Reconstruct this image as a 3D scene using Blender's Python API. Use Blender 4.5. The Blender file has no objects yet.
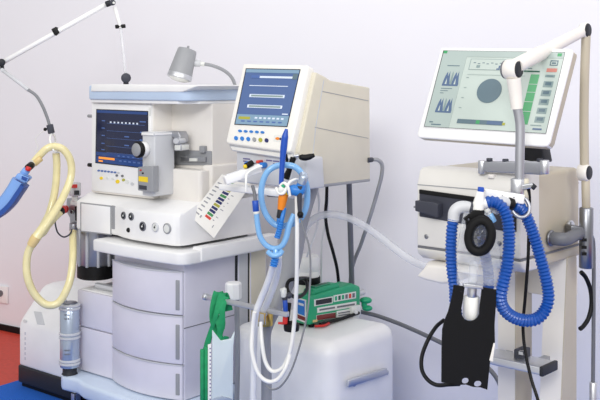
import bpy, bmesh, math, random
from mathutils import Vector as V3, Matrix
random.seed(4)
sc = bpy.context.scene
COL = sc.collection
PI = math.pi
F, HX, HY, EYE = 950.0, 300.0, 85.0, 1.45      # focal length in pixels, principal point, eye height (m)

# ------------------------------------------------------------------ camera geometry
CAM = V3((0, 0, EYE))
def ray(px, py): return V3(((px - HX) / F, 1.0, -(py - HY) / F))
def W(px, py, Y): return CAM + ray(px, py) * Y

class PL:
    """plane at p0 facing n (towards the viewer)"""
    def __init__(s, p0, n): s.p, s.n = V3(p0), V3(n).normalized()
    def hit(s, px, py, off=0.0):
        d = ray(px, py); p = s.p + s.n * off
        return CAM + d * ((p - CAM).dot(s.n) / d.dot(s.n))
class Fr:
    """upright frame: u along the front to the right, v into the depth"""
    def __init__(s, x, y, yaw):
        s.yaw = math.radians(yaw); s.o = V3((x, y, 0))
        s.u = V3((math.cos(s.yaw), math.sin(s.yaw), 0)); s.v = V3((-math.sin(s.yaw), math.cos(s.yaw), 0))
    def p(s, u, v, z): return s.o + s.u * u + s.v * v + V3((0, 0, z))
    def pv(s, v): return PL(s.p(0, v, 0), -s.v)
    def pu(s, u): return PL(s.p(u, 0, 0), s.u)
    def pz(s, z): return PL((0, 0, z), (0, 0, 1))
    def loc(s, w): d = w - s.o; return d.dot(s.u), d.dot(s.v), w.z
    def uof(s, px, v): return s.loc(s.pv(v).hit(px, 200))[0]
    def vof(s, px, u): return s.loc(s.pu(u).hit(px, 200))[1]

class Q:
    """bilinear quad in the photo frame, st in 0..1 from the top left"""
    def __init__(s, tl, tr, br, bl): s.c = [V3((*p, 0)) for p in (tl, tr, br, bl)]
    def __call__(s, a, b):
        p = (s.c[0] * (1 - a) + s.c[1] * a) * (1 - b) + (s.c[3] * (1 - a) + s.c[2] * a) * b
        return (p.x, p.y)
    def rect(s, a0, b0, a1, b1): return [s(a0, b0), s(a1, b0), s(a1, b1), s(a0, b1)]
    def ell(s, a, b, ra, rb, n=20): return [s(a + ra * math.cos(2 * PI * i / n), b + rb * math.sin(2 * PI * i / n)) for i in range(n)]
def ell(cx, cy, rx, ry, n=24): return [(cx + rx * math.cos(2 * PI * i / n), cy + ry * math.sin(2 * PI * i / n)) for i in range(n)]

# ------------------------------------------------------------------ materials
def lin(c): return tuple((x / 255 / 12.92) if x / 255 <= .04045 else ((x / 255 + .055) / 1.055) ** 2.4 for x in c)
MATS = {}
def mat(name, rgb, rough=.45, metal=0.0, emit=0.0, noise=.03, scale=9.0, trans=0.0, alpha=1.0, bump=0.0, coat=0.0, spec=.5):
    m = bpy.data.materials.new(name); m.use_nodes = True
    nt = m.node_tree; b = nt.nodes['Principled BSDF']; c = lin(rgb)
    tc = nt.nodes.new('ShaderNodeTexCoord'); nz = nt.nodes.new('ShaderNodeTexNoise'); nz.inputs['Scale'].default_value = scale
    nt.links.new(tc.outputs['Object'], nz.inputs['Vector'])
    rp = nt.nodes.new('ShaderNodeValToRGB'); rp.color_ramp.elements[0].position = .3; rp.color_ramp.elements[1].position = .7
    rp.color_ramp.elements[0].color = (*[max(0, x * (1 - noise)) for x in c], 1); rp.color_ramp.elements[1].color = (*[min(1, x * (1 + noise)) for x in c], 1)
    nt.links.new(nz.outputs['Fac'], rp.inputs['Fac']); nt.links.new(rp.outputs['Color'], b.inputs['Base Color'])
    b.inputs['Roughness'].default_value = rough; b.inputs['Metallic'].default_value = metal
    b.inputs['Transmission Weight'].default_value = trans; b.inputs['Alpha'].default_value = alpha
    b.inputs['Coat Weight'].default_value = coat; b.inputs['Specular IOR Level'].default_value = spec
    if emit: b.inputs['Emission Color'].default_value = (*c, 1); b.inputs['Emission Strength'].default_value = emit
    if bump:
        bp = nt.nodes.new('ShaderNodeBump'); bp.inputs['Strength'].default_value = bump; bp.inputs['Distance'].default_value = .004
        nt.links.new(nz.outputs['Fac'], bp.inputs['Height']); nt.links.new(bp.outputs['Normal'], b.inputs['Normal'])
    MATS[name] = m
    return m
M_ = MATS
mat('wall_paint', (236, 235, 241), .75, noise=.012, scale=1.5)
mat('red_floor', (196, 60, 40), .55, noise=.08, scale=60)
mat('pale_bounce', (214, 212, 210), .6, noise=.03, scale=4)
mat('blue_carpet', (8, 92, 190), .95, noise=.15, scale=200, bump=.4)
mat('white', (240, 240, 240), .38)
mat('white_lilac', (218, 216, 228), .42)
mat('cream', (234, 230, 224), .42)
mat('cream_dark', (212, 206, 188), .45)
mat('ivory', (220, 218, 213), .42)
mat('beige', (190, 181, 162), .45)
mat('panel_cream', (238, 236, 230), .4)
mat('pale_blue', (188, 206, 230), .4)
mat('ice_blue', (206, 220, 238), .4)
mat('grey', (150, 152, 156), .45)
mat('light_grey', (200, 202, 206), .42)
mat('mid_grey', (106, 108, 114), .5)
mat('slate', (62, 64, 74), .5, spec=.3)
mat('dark_grey', (40, 42, 48), .5, spec=.3)
mat('black', (9, 9, 11), .5, spec=.3)
mat('rubber', (11, 11, 13), .65, bump=.1, spec=.25)
mat('steel', (210, 212, 216), .42, 1.0, noise=.05)
mat('alu', (182, 184, 190), .48, 1.0, noise=.05)
mat('dark_steel', (140, 142, 148), .35, 1.0)
mat('brass', (206, 176, 96), .3, 1.0)
mat('yellow_hose', (236, 225, 172), .3, noise=.05, scale=30, coat=.4)
mat('amber_cuff', (226, 200, 140), .35)
mat('red', (205, 40, 36), .4)
mat('blue_bag', (126, 168, 228), .45)
mat('blue_edge', (24, 72, 150), .45)
mat('hose_blue', (17, 78, 164), .38, noise=.06, scale=40, coat=.2)
mat('sky_tube', (126, 180, 228), .25, coat=.5)
mat('deep_blue', (22, 76, 176), .4)
mat('teal_blue', (40, 120, 200), .35)
mat('orange', (232, 134, 24), .4)
mat('yellow', (240, 208, 40), .45)
mat('green', (22, 160, 112), .4)
mat('green_cloth', (22, 146, 92), .75, noise=.12, scale=50, bump=.4)
mat('green_dark', (8, 92, 68), .45)
mat('silicone', (240, 240, 236), .3, coat=.3)
mat('hose_white', (228, 230, 232), .3, coat=.3)
mat('cable_grey', (128, 130, 134), .5)
mat('keg', (176, 188, 204), .25, .6)
mat('maroon', (120, 40, 36), .45)
mat('label_grey', (222, 224, 220), .5)
mat('purple_ink', (98, 92, 140), .6)
mat('card', (238, 236, 230), .5)
mat('navy_ink', (30, 36, 96), .6)
mat('green_ink', (60, 140, 80), .6)
mat('olive_ink', (170, 168, 60), .6)
mat('red_ink', (214, 66, 50), .6)
mat('mint', (222, 226, 208), .35)
mat('lamp_glass', (240, 240, 236), .15)
mat('scr_navy', (20, 27, 56), .18, emit=0.3)
mat('scr_navy_lo', (34, 62, 116), .18, emit=0.3)
mat('scr_blue', (74, 96, 140), .18, emit=0.3)
mat('scr_blue_lo', (116, 144, 166), .18, emit=0.3)
mat('scr_ink', (190, 200, 215), .3, emit=0.4)
mat('scr_dim', (70, 96, 150), .3, emit=0.3)
mat('scr_orange', (230, 140, 50), .3, emit=.6)
mat('scr_mint', (184, 196, 190), .2, emit=.1)
mat('scr_mint_lo', (166, 180, 176), .2, emit=.1)
mat('scr_slate', (92, 112, 122), .2, emit=0.15)
mat('scr_green', (66, 148, 96), .2, emit=0.22)
mat('scr_key', (126, 144, 144), .2, emit=0.18)
mat('scr_line', (84, 104, 134), .2, emit=0.15)
mat('scr_red', (178, 118, 108), .2, emit=.4)
def clear_mat(name, rgb, a):
    m = mat(name, rgb, .12); nt = m.node_tree; b = nt.nodes['Principled BSDF']
    out = [n for n in nt.nodes if n.type == 'OUTPUT_MATERIAL'][0]
    tr = nt.nodes.new('ShaderNodeBsdfTransparent'); mx = nt.nodes.new('ShaderNodeMixShader'); mx.inputs[0].default_value = a
    nt.links.new(tr.outputs[0], mx.inputs[1]); nt.links.new(b.outputs[0], mx.inputs[2]); nt.links.new(mx.outputs[0], out.inputs['Surface'])
clear_mat('clear', (232, 236, 242), .25)
clear_mat('smoke', (50, 53, 60), .72)
clear_mat('frosted', (222, 234, 238), .72)
clear_mat('frosted_tube', (232, 234, 238), .42)

# ------------------------------------------------------------------ mesh builder (world coordinates in, one object out)
def catmull(pts, per=8, closed=False):
    P = [V3(p) for p in pts]; n = len(P)
    if n < 3: return P
    out = []
    rng = range(n) if closed else range(n - 1)
    for i in rng:
        p0 = P[(i - 1) % n] if closed or i > 0 else P[0] * 2 - P[1]
        p1, p2 = P[i], P[(i + 1) % n]
        p3 = P[(i + 2) % n] if closed or i + 2 < n else P[-1] * 2 - P[-2]
        for k in range(per):
            t = k / per
            out.append(.5 * ((2 * p1) + (p2 - p0) * t + (2 * p0 - 5 * p1 + 4 * p2 - p3) * t * t + (3 * p1 - p0 - 3 * p2 + p3) * t ** 3))
    if not closed: out.append(P[-1])
    return out
def resample(P, step):
    out = [P[0].copy()]; acc = 0.0
    for a, b in zip(P, P[1:]):
        L = (b - a).length; d = step - acc
        while d <= L and L > 0:
            out.append(a.lerp(b, d / L)); d += step
        acc = (acc + L) % step
    out.append(P[-1].copy())
    return out

class MB:
    def __init__(s): s.bm = bmesh.new(); s.mats = []
    def mi(s, m):
        if m not in s.mats: s.mats.append(m)
        return s.mats.index(m)
    def take(s, bm, m, bev=0.0, seg=3, ang=40):
        i = s.mi(m)
        for f in bm.faces: f.material_index = i
        bmesh.ops.recalc_face_normals(bm, faces=bm.faces)
        if bev > 0:
            es = [e for e in bm.edges if len(e.link_faces) == 2 and e.calc_face_angle(0) > math.radians(ang)]
            bmesh.ops.bevel(bm, geom=es, offset=bev, offset_type='OFFSET', segments=seg, profile=.5, affect='EDGES', clamp_overlap=True)
        me = bpy.data.meshes.new('t'); bm.to_mesh(me); bm.free(); s.bm.from_mesh(me); bpy.data.meshes.remove(me)
        return s
    def solid(s, ring, vec, m, bev=0.0, seg=3, holes=()):
        """polygon (with holes) swept along vec"""
        bm = bmesh.new(); vec = V3(vec)
        if not holes:
            f = bm.faces.new([bm.verts.new(p) for p in ring]); fs = [f]
        else:
            es = []
            for lp in (ring, *holes):
                vs = [bm.verts.new(p) for p in lp]
                es += [bm.edges.new((vs[i], vs[(i + 1) % len(vs)])) for i in range(len(vs))]
            bmesh.ops.triangle_fill(bm, edges=es, use_beauty=True, use_dissolve=False)
            fs = list(bm.faces)
        r = bmesh.ops.extrude_face_region(bm, geom=fs)
        bmesh.ops.translate(bm, verts=[g for g in r['geom'] if isinstance(g, bmesh.types.BMVert)], vec=vec)
        return s.take(bm, m, bev, seg)
    def slab(s, pl, poly, depth, m, bev=0.0, off=0.0, holes=(), seg=3):
        """outline seen in the photo, laid on a plane at its own distance and given real depth behind it"""
        return s.solid([pl.hit(x, y, off) for x, y in poly], -pl.n * depth, m, bev, seg, [[pl.hit(x, y, off) for x, y in h] for h in holes])
    def decal(s, pl, poly, m, off=.0012): return s.slab(pl, poly, .001, m, 0, off)
    def box(s, fr, u0, u1, v0, v1, z0, z1, m, bev=0.0, seg=3):
        return s.solid([fr.p(u0, v0, z0), fr.p(u1, v0, z0), fr.p(u1, v1, z0), fr.p(u0, v1, z0)], (0, 0, z1 - z0), m, bev, seg)
    def plan(s, fr, uv, z0, z1, m, bev=0.0, seg=3): return s.solid([fr.p(u, v, z0) for u, v in uv], (0, 0, z1 - z0), m, bev, seg)
    def prof(s, fr, vz, u0, u1, m, bev=0.0, seg=3): return s.solid([fr.p(u0, v, z) for v, z in vz], fr.u * (u1 - u0), m, bev, seg)
    def bar(s, a, b, w, h, m, bev=0.0, up=(0, 0, 1)):
        a, b = V3(a), V3(b); d = (b - a).normalized(); x = d.cross(V3(up)).normalized() * (w / 2); y = x.cross(d).normalized() * (h / 2)
        return s.solid([a - x - y, a + x - y, a + x + y, a - x + y], b - a, m, bev)
    def rings(s, rs, m, caps=True, closed=False):
        bm = bmesh.new(); vs = [[bm.verts.new(p) for p in r] for r in rs]; n = len(vs[0])
        pairs = list(zip(vs, vs[1:])) + ([(vs[-1], vs[0])] if closed else [])
        for a, b in pairs:
            for i in range(n): bm.faces.new((a[i], a[(i + 1) % n], b[(i + 1) % n], b[i]))
        if caps and not closed: bm.faces.new(list(reversed(vs[0]))); bm.faces.new(vs[-1])
        return s.take(bm, m)
    def tube(s, pts, r, m, n=12, per=8, smooth=True, closed=False, flat=1.0, up=None):
        P = catmull(pts, per, closed) if smooth else [V3(p) for p in pts]
        if closed: P = P[:]
        N = len(P); R = r if callable(r) else ((lambda t: r) if not isinstance(r, (list, tuple)) else (lambda t: r[min(int(t * (len(r) - 1)), len(r) - 2)] * (1 - (t * (len(r) - 1) - min(int(t * (len(r) - 1)), len(r) - 2))) + r[min(int(t * (len(r) - 1)), len(r) - 2) + 1] * (t * (len(r) - 1) - min(int(t * (len(r) - 1)), len(r) - 2))))
        rs = []; x = None
        for i, p in enumerate(P):
            a = P[(i - 1) % N] if closed else P[max(i - 1, 0)]; b = P[(i + 1) % N] if closed else P[min(i + 1, N - 1)]
            d = (b - a).normalized()
            if x is None: x = d.cross(V3(up) if up else (V3((0, 0, 1)) if abs(d.z) < .8 else V3((0, 1, 0)))).normalized()
            x = (x - d * x.dot(d)).normalized(); y = d.cross(x); k = R(i / max(N - 1, 1))
            rs.append([p + x * (math.cos(2 * PI * j / n) * k) + y * (math.sin(2 * PI * j / n) * k * flat) for j in range(n)])
        return s.rings(rs, m, True, closed)
    def corrugated(s, pts, r, m, pitch=.0095, n=14, amp=.12):
        P = resample(catmull(pts, 16), pitch / 4); N = len(P)
        k = [1, 1 + amp, 1, 1 - amp]; rad = [r * k[i % 4] for i in range(N)]
        return s.tube(P, lambda t: rad[min(N - 1, int(round(t * (N - 1))))], m, n, smooth=False)
    def lathe(s, prof, base, axis, m, n=28):
        """prof: (radius, height along axis)"""
        base = V3(base); a = V3(axis).normalized(); x = a.cross(V3((0, 0, 1)) if abs(a.z) < .9 else V3((1, 0, 0))).normalized(); y = a.cross(x)
        return s.rings([[base + a * h + x * (math.cos(2 * PI * j / n) * max(r, 1e-4)) + y * (math.sin(2 * PI * j / n) * max(r, 1e-4)) for j in range(n)] for r, h in prof], m)
    def cyl(s, a, b, r, m, n=24, bev=.0):
        a, b = V3(a), V3(b); L = (b - a).length; e = min(bev or r * .12, L * .3)
        return s.lathe([(r - e, 0), (r, e), (r, L - e), (r - e, L)], a, b - a, m, n)
    def ball(s, c, r, m):
        bm = bmesh.new(); bmesh.ops.create_uvsphere(bm, u_segments=20, v_segments=12, radius=1)
        rr = V3(r) if isinstance(r, (tuple, list)) else V3((r, r, r))
        for v in bm.verts: v.co = V3((v.co.x * rr.x, v.co.y * rr.y, v.co.z * rr.z)) + V3(c)
        return s.take(bm, m)
    def build(s, name, parent=None, label=None, cat=None, group=None, kind=None, sharp=48):
        me = bpy.data.meshes.new(name)
        if parent is not None: inv = parent['_i'] and IM[parent.name]
        else:
            xs = [v.co for v in s.bm.verts]; lo = min(v.z for v in xs)
            inv = Matrix.Translation(V3((sum(v.x for v in xs) / len(xs), sum(v.y for v in xs) / len(xs), lo)))
        s.bm.transform(inv.inverted()); s.bm.to_mesh(me); s.bm.free()
        for m in s.mats: me.materials.append(MATS[m])
        me.shade_smooth(); me.set_sharp_from_angle(angle=math.radians(sharp))
        o = bpy.data.objects.new(name, me); COL.objects.link(o)
        if parent is not None: o.parent = parent
        else: o.location = inv.translation
        IM[o.name] = inv; o['_i'] = 1
        if label: o['label'] = label
        if cat: o['category'] = cat
        if group: o['group'] = group
        if kind: o['kind'] = kind
        return o
IM = {}
def thing(name, label, cat, loc, yaw=0.0, group=None):
    o = bpy.data.objects.new(name, None); COL.objects.link(o); o.empty_display_size = .1
    o.location = loc; o.rotation_euler = (0, 0, yaw); o['label'] = label; o['category'] = cat; o['_i'] = 1
    if group: o['group'] = group
    IM[o.name] = Matrix.Translation(V3(loc)) @ Matrix.Rotation(yaw, 4, 'Z')
    return o

# ------------------------------------------------------------------ setting
WF = Fr(-1.72, 5.6, -33)
b = MB(); b.box(WF, -3, 7, 0, .1, 0, 3.4, 'wall_paint'); b.build('wall_back', kind='structure')
b = MB(); b.box(WF, -3, 7, -.012, -.002, .0, .035, 'black'); b.build('baseboard_back', kind='structure')
p0 = W(0, 387, EYE * F / 302)
FF = Fr(p0.x, p0.y, -36)
b = MB(); b.box(FF, -4, 6, -6, 4, -.06, -.001, 'red_floor'); b.build('floor', kind='structure')
b = MB(); b.plan(FF, [(0, -1.1), (4.6, -1.1), (4.6, .9), (0, .9)], 0, .006, 'blue_carpet'); o = b.build('carpet_tile_floor', kind='structure'); o.name = 'floor_carpet'

b = MB(); b.plan(FF, [(-4, -6), (6, -6), (6, -1.1), (-.55, -1.1), (-.55, -.05), (-4, -.05)], 0, .005, 'pale_bounce'); b.build('floor_bounce', kind='structure')  # pale floor out of view, added to bounce light and curb red spill

# wall outlet
wp = WF.pv(0)
o = thing('wall_outlet', 'square white wall outlet low on the white wall beside the red floor', 'outlet', wp.hit(2, 303), WF.yaw)
b = MB(); b.slab(wp, [(-6, 285), (7, 287), (7, 304), (-6, 302)], .012, 'white', .003, off=.0145); b.build('plate', o)
b = MB(); b.slab(wp, ell(0, 293.5, 2.6, 3.2), .006, 'mid_grey', 0, off=.018); b.build('socket', o)

# ------------------------------------------------------------------ ANAESTHESIA MACHINE
A = Fr(-.47, 3.79, -39.3)
am = thing('anaesthesia_machine', 'large white anaesthesia machine with three curved drawers and a pale blue top tray', 'medical machine', A.p(-.3, .25, 0), A.yaw)
# base
b = MB()
b.plan(A, [(-.70, .03), (-.735, .0), (-.705, -.06), (-.67, -.085), (-.57, -.075), (-.50, -.10), (-.03, -.12), (.05, -.085), (.06, .5), (-.70, .5)], .115, .183, 'ice_blue', .016)
base = b.build('base', am)
for (u, v) in ((-.60, -.06), (0.0, -.06), (-.62, .42), (0.0, .42)):
    b = MB(); c = A.p(u, v, .042)
    b.cyl(c - A.u * .018, c + A.u * .018, .042, 'dark_grey')
    b.bar(A.p(u, v, .05), A.p(u, v, .118), .035, .03, 'steel', .004, up=A.u)
    b.build('caster', base)
# cabinet
b = MB(); b.box(A, -.43, 0, .012, .31, .186, .742, 'white_lilac', .006); b.box(A, -.43, -.002, .31, .33, .186, .742, 'dark_grey')
b.box(A, -.43, .004, .325, .385, .186, .742, 'light_grey', .004); b.box(A, -.43, -.002, .385, .4, .186, .742, 'dark_grey')
b.box(A, -.43, .006, .398, .5, .186, .742, 'cream_dark', .004)
cab = b.build('cabinet', am)
b = MB(); b.box(A, -.3, .0015, .012, .309, .475, .478, 'mid_grey'); b.build('side_seam', cab)
def bow(u0, u1, d, n=14): return [(u0 + (u1 - u0) * i / n, -d * (1 - (2 * i / n - 1) ** 2)) for i in range(n + 1)]
for z0, z1 in ((.190, .326), (.333, .522), (.530, .700)):
    b = MB()
    b.plan(A, bow(-.43, -.002, .045) + [(-.002, .014), (-.43, .014)], z0, z1, 'white_lilac', .004)
    d = b.build('drawer', am)
    b = MB(); hz0, hz1 = z0 + .02, z1 - .03
    b.plan(A, [(-.026, -.0128), (-.011, -.0072), (-.011, .004), (-.026, .004)], hz0, hz1, 'grey', .002); b.build('handle', d)
    b = MB(); b.plan(A, [(-.44, .006)] + bow(-.43, -.0, .049) + [(0, .012)], z1 - .0003, z1 + .0045, 'light_grey'); b.build('top_edge', d)
# left side block with two panels
b = MB(); b.box(A, -.675, -.431, .018, .48, .186, .545, 'white', .006); lb = b.build('side_cabinet', am)
for z0, z1 in ((.190, .379), (.385, .541)):
    b = MB(); b.box(A, -.673, -.435, .004, .02, z0, z1, 'white_lilac', .003); b.build('door', lb)
b = MB(); b.box(A, -.62, -.45, .05, .3, .546, .556, 'steel', .003); b.bar(A.p(-.60, .05, .565), A.p(-.46, .05, .565), .02, .02, 'light_grey', .004); b.build('tray', lb)
# bellows canister
cc = A.pv(.13).hit(96.5, 270); rr = .082
b = MB(); b.lathe([(rr * .9, .628), (rr, .636), (rr, .80), (rr * .7, .812)], (cc.x, cc.y, 0), (0, 0, 1), 'alu', 32)
for k in range(10):
    a = 2 * PI * k / 10; b.cyl((cc.x + math.cos(a) * rr, cc.y + math.sin(a) * rr, .632), (cc.x + math.cos(a) * rr, cc.y + math.sin(a) * rr, .80), .008, 'light_grey', 8)
can = b.build('bellows_canister', am)
b = MB(); b.lathe([(rr * .95, .573), (rr * 1.06, .578), (rr * 1.06, .632), (rr * .95, .636)], (cc.x, cc.y, 0), (0, 0, 1), 'black', 32); b.build('band', can)
# columns under console
b = MB(); b.box(A, -.67, -.44, .26, .30, .545, .81, 'grey', .004); b.build('back_plate', am)
# worktop
b = MB()
def arc(cu, cv, r, a0, a1, n=8): return [(cu + r * math.cos(math.radians(a0 + (a1 - a0) * i / n)), cv + r * math.sin(math.radians(a0 + (a1 - a0) * i / n))) for i in range(n + 1)]
b.plan(A, [(-.486, .45), (-.486, -.06)] + [(-.3, -.072), (-.12, -.07)] + arc(.018, -.012, .05, -90, 0) + [(.068, .45)], .742, .793, 'white', .008)
wt = b.build('worktop', am)
b = MB(); b.box(A, .02, .074, .036, .5, .747, .803, 'white', .005); b.build('side_shelf', wt)
# console with bulging front
b = MB(); st = []
prof = [(-.684, .012), (-.680, .006), (-.45, .006), (-.40, .0), (-.34, -.022), (-.26, -.038), (-.12, -.04), (-.03, -.034), (-.008, -.028), (.004, -.018), (.010, -.004), (.012, .04)]
for u, vf in prof:
    e = .02 if u in (-.684, .012) else 0
    st.append([A.p(u, vf + .004, .810), A.p(u, vf, .817), A.p(u, vf, .926 - e * .1), A.p(u, vf + .003, .934 - e * .1), A.p(u, vf + .010, .939 - e * .1), A.p(u, max(vf + .05, .07), .964 - e * .1), A.p(u, .17, .99 - e * .1), A.p(u, .45, .99 - e * .1), A.p(u, .45, .81)])
b.rings(st, 'white'); con = b.build('console', am, sharp=24)
b = MB(); b.box(A, -.62, -.05, .05, .44, .792, .812, 'dark_grey'); b.build('gap_shadow_plinth', con).name = 'plinth'  # dark block paints the shade in the gap between worktop and console
b = MB(); b.slab(A.pv(.004), [(80.3, 202.3), (111.1, 205.8), (111.1, 235.2), (80.3, 231.7)], .004, 'grey', 0, off=.0015); b.slab(A.pv(.004), [(81, 203), (110.5, 206.5), (110.5, 234.5), (81, 231)], .006, 'white', .002, off=.003); b.build('front_door', con)
b = MB(); b.slab(A.pv(.001), [(111.5, 205.5), (115, 206), (115, 229.5), (111.5, 229)], .012, 'grey', .002); b.build('grip_strip', con)
def vfront(px):
    for v in (0, -.02, -.035, -.042):
        pass
    lo = 0.0
    for _ in range(20):
        u = A.uof(px, lo)
        for (a, va), (c, vc) in zip(prof, prof[1:]):
            if a <= u <= c: lo = va + (vc - va) * (u - a) / (c - a)
    return lo
for cx, cy, r, kind in ((124, 215.5, 3.0, 'g'), (131.5, 216.5, 3.0, 'g'), (128.8, 230, 2.0, 'k'), (143, 226.3, 3.6, 'g'), (155.5, 227.2, 3.6, 'd'), (167.3, 228.5, 4.0, 'w')):
    pl = A.pv(vfront(cx) - .0); c = pl.hit(cx, cy); R = r / 205
    b = MB()
    if kind == 'k':
        b.lathe([(R, -.004), (R, .004), (R * .7, .008)], c, pl.n, 'black', 20); b.build('port', con); continue
    b.lathe([(R * 1.12, -.006), (R * 1.12, .003), (R * .9, .006), (R * .86, .003)], c, pl.n, {'g': 'mid_grey', 'd': 'light_grey', 'w': 'grey'}[kind], 28)
    g = b.build('gauge' if kind != 'w' else 'dial', con)
    b = MB(); b.lathe([(R * .84, .0), (R * .84, .0042), (R * .5, .005)], c, pl.n, {'g': 'dark_grey', 'd': 'label_grey', 'w': 'label_grey'}[kind], 24)
    if kind != 'w':
        y = pl.n * .006
        b.bar(c + y, c + y + V3((0, 0, R * .6)) + A.u * R * .3, .0015, .001, 'label_grey' if kind == 'g' else 'black')
        b.lathe([(R * .22, .004), (R * .22, .007)], c, pl.n, 'label_grey' if kind == 'g' else 'black', 12)
    b.build('face', g)
# head housing
uR = .0
b = MB()
uL, uS = A.uof(91, .06), A.uof(152.5, .06)
b.box(A, uL, uS, .062, .45, .97, 1.388, 'cream', .006)
b.box(A, uS - .01, uR, .17, .45, .97, 1.388, 'cream', .006)
b.plan(A, [(uS - .005, .10), (uR - .012, .10), (uR - .001, .112), (uR - .001, .18), (uS - .005, .18)], .955, 1.10, 'cream', .006)
head = b.build('head_housing', am)
# right flank fairing
b = MB(); b.plan(A, [(uR - .03, .14), (uR + .012, .16), (uR + .012, .45), (uR - .03, .45)], .96, 1.12, 'cream', .008); b.build('side_fairing', head)
# rail in the niche
b = MB(); pl = A.pv(.165)
b.slab(pl, [(172, 150), (211, 151), (211, 165.5), (172, 165)], .02, 'grey', .003); b.slab(pl, [(180, 156.5), (205, 157), (205, 162), (180, 161.5)], .02, 'alu', .002, off=.012)
b.slab(pl, [(189, 158), (197, 158), (197, 161.5), (189, 161.5)], .01, 'label_grey', .001, off=.016)
b.slab(pl, [(199, 146), (204, 146), (204, 153), (199, 153)], .02, 'grey', .003, off=.014)
b.build('equipment_rail', head)
# screen panel
sp = A.pv(.06)
b = MB(); b.slab(sp, [(91.5, 103), (151, 104.5), (151, 197), (91.5, 190.5)], .02, 'white', .004, off=.006); pan = b.build('display_panel', am)
scr = Q((97, 110), (147.2, 112), (147.2, 168), (96, 162))
b = MB(); b.slab(sp, [(96.2, 109), (148, 111), (148, 169), (95.2, 163)], .006, 'dark_grey', 0, off=.0075); b.slab(sp, scr.rect(0, 0, 1, 1), .004, 'scr_navy', 0, off=.0095); sn = b.build('screen', pan)
b = MB()
b.decal(sp, scr.rect(0, 0, 1, .05), 'scr_navy_lo', .0108)
b.decal(sp, scr.rect(0, .88, 1, 1), 'scr_navy_lo', .0108)
b.decal(sp, scr.rect(0, .80, 1, .87), 'scr_navy_lo', .0108)
for i in range(8): b.decal(sp, scr.rect(.26 + i * .075, .205, .29 + i * .075, .235), 'scr_ink', .011)
b.decal(sp, scr.rect(.85, .17, .97, .19), 'scr_dim', .011)
for t in (.19, .33, .47, .62, .74): b.decal(sp, scr.rect(.1, t, .16, t + .018), 'scr_dim', .011); b.decal(sp, scr.rect(.2, t + .05, .95, t + .055), 'scr_dim', .011)
for a, t in ((.55, .46), (.85, .5), (.55, .62), (.86, .36)): b.decal(sp, scr.rect(a, t, a + .09, t + .022), 'scr_dim', .011)
b.decal(sp, scr.rect(.05, .89, .36, .93), 'scr_orange', .0115); b.decal(sp, scr.rect(.05, .955, .13, .985), 'scr_orange', .0115)
for i in range(6): b.decal(sp, scr.rect(.45 + i * .09, .915, .5 + i * .09, .94), 'scr_dim', .0115); b.decal(sp, scr.rect(.42 + i * .095, .83, .46 + i * .095, .85), 'scr_dim', .0115)
b.build('display_graphics', sn)
for i in range(7):
    b = MB(); b.slab(sp, ell(98.5 + i * 3.25, 170.6 + i * .36, 1.25, .95, 12), .004, 'scr_dim' if i < 6 else 'light_grey', 0, off=.009); b.build('button', pan)
for x, y, m, r in ((101, 178.2, 'yellow', 1.5), (107, 178, 'label_grey', 1.3), (112.5, 178.8, 'label_grey', 1.3), (117.3, 181.6, 'yellow', 1.9), (123.2, 180, 'olive_ink', 1.4), (127, 182, 'label_grey', 1.9), (122, 176, 'mid_grey', 1.2), (116.5, 175.5, 'mid_grey', 1.2), (132, 184, 'light_grey', 1.6)):
    b = MB(); b.slab(sp, ell(x, y, r, r, 12), .004, m, 0, off=.009); b.build('button', pan)
b = MB(); b.slab(sp, [(148.6, 107.5), (150.6, 107.6), (150.6, 116), (148.6, 116)], .002, 'label_grey', 0, off=.0075); b.build('status_label', pan)
for x, y, r, m in ((90, 116, 1.6, 'grey'), (90.3, 165, 2.0, 'black')):
    c = A.pv(.09).hit(x, y); b = MB(); b.cyl(c + A.u * .03, c - A.u * .012, r / 225, m, 14); b.build('side_knob', head)
# top tray
b = MB()
b.plan(A, [(-.628, .44), (-.632, .04), (-.618, .025), (-.10, .022)] + arc(-.045, .075, .053, -90, 0, 6) + [(.012, .13), (.02, .46), (-.618, .46)], 1.386, 1.448, 'pale_blue', .006)
tr = b.build('top_tray', am)
b = MB(); b.slab(A.pv(.018), [(91.2, 84.2), (90.6, 91.5), (182, 92), (190, 89), (198, 85.8), (180, 84.8)], .36, 'white', .004); b.build('rim', tr)
b = MB(); b.plan(A, [(-.62, .44), (-.62, .035), (-.06, .032), (.0, .10), (.006, .44)], 1.372, 1.388, 'white', .004); b.build('lip', tr)
# vaporiser
vf = -.005; u0, u1 = A.uof(142, vf), A.uof(154.5, vf); vb = A.vof(175, u1)
z1 = A.pv(vf).hit(148, 135).z; z0 = A.pv(vf).hit(148, 196).z
b = MB(); b.box(A, u0, u1, vf, min(vb, .165), z0, z1, 'light_grey', .007); b.box(A, u0 - .003, u1 + .002, vf - .004, .165, z1 - .004, z1 + .012, 'white', .005); va = b.build('vaporiser', am)
pl = A.pv(vf); c = pl.hit(145.3, 149.2)
b = MB(); b.cyl(c, c + pl.n * .03, .032, 'white', 28); b.cyl(c + pl.n * .026, c + pl.n * .046, .034, 'black', 28); b.cyl(c + pl.n * .046, c + pl.n * .052, .027, 'grey', 28, .003); b.build('dial', va)
b = MB(); b.slab(pl, [(137.5, 167), (152.5, 166), (152.5, 192.5), (137.5, 190.5)], .036, 'grey', .004, off=.032); ml = b.build('filler_block', va)
b = MB(); b.slab(pl, [(138.6, 176.2), (147.6, 177.2), (147.6, 182.4), (138.6, 181.2)], .002, 'yellow', 0, off=.0335); b.build('yellow_label', ml)['label'] = 'yellow label'
b = MB(); b.slab(pl, [(139, 185), (146.5, 186), (146.5, 190), (139, 189)], .002, 'slate', 0, off=.0335); b.build('serial_plate', ml)
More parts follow.
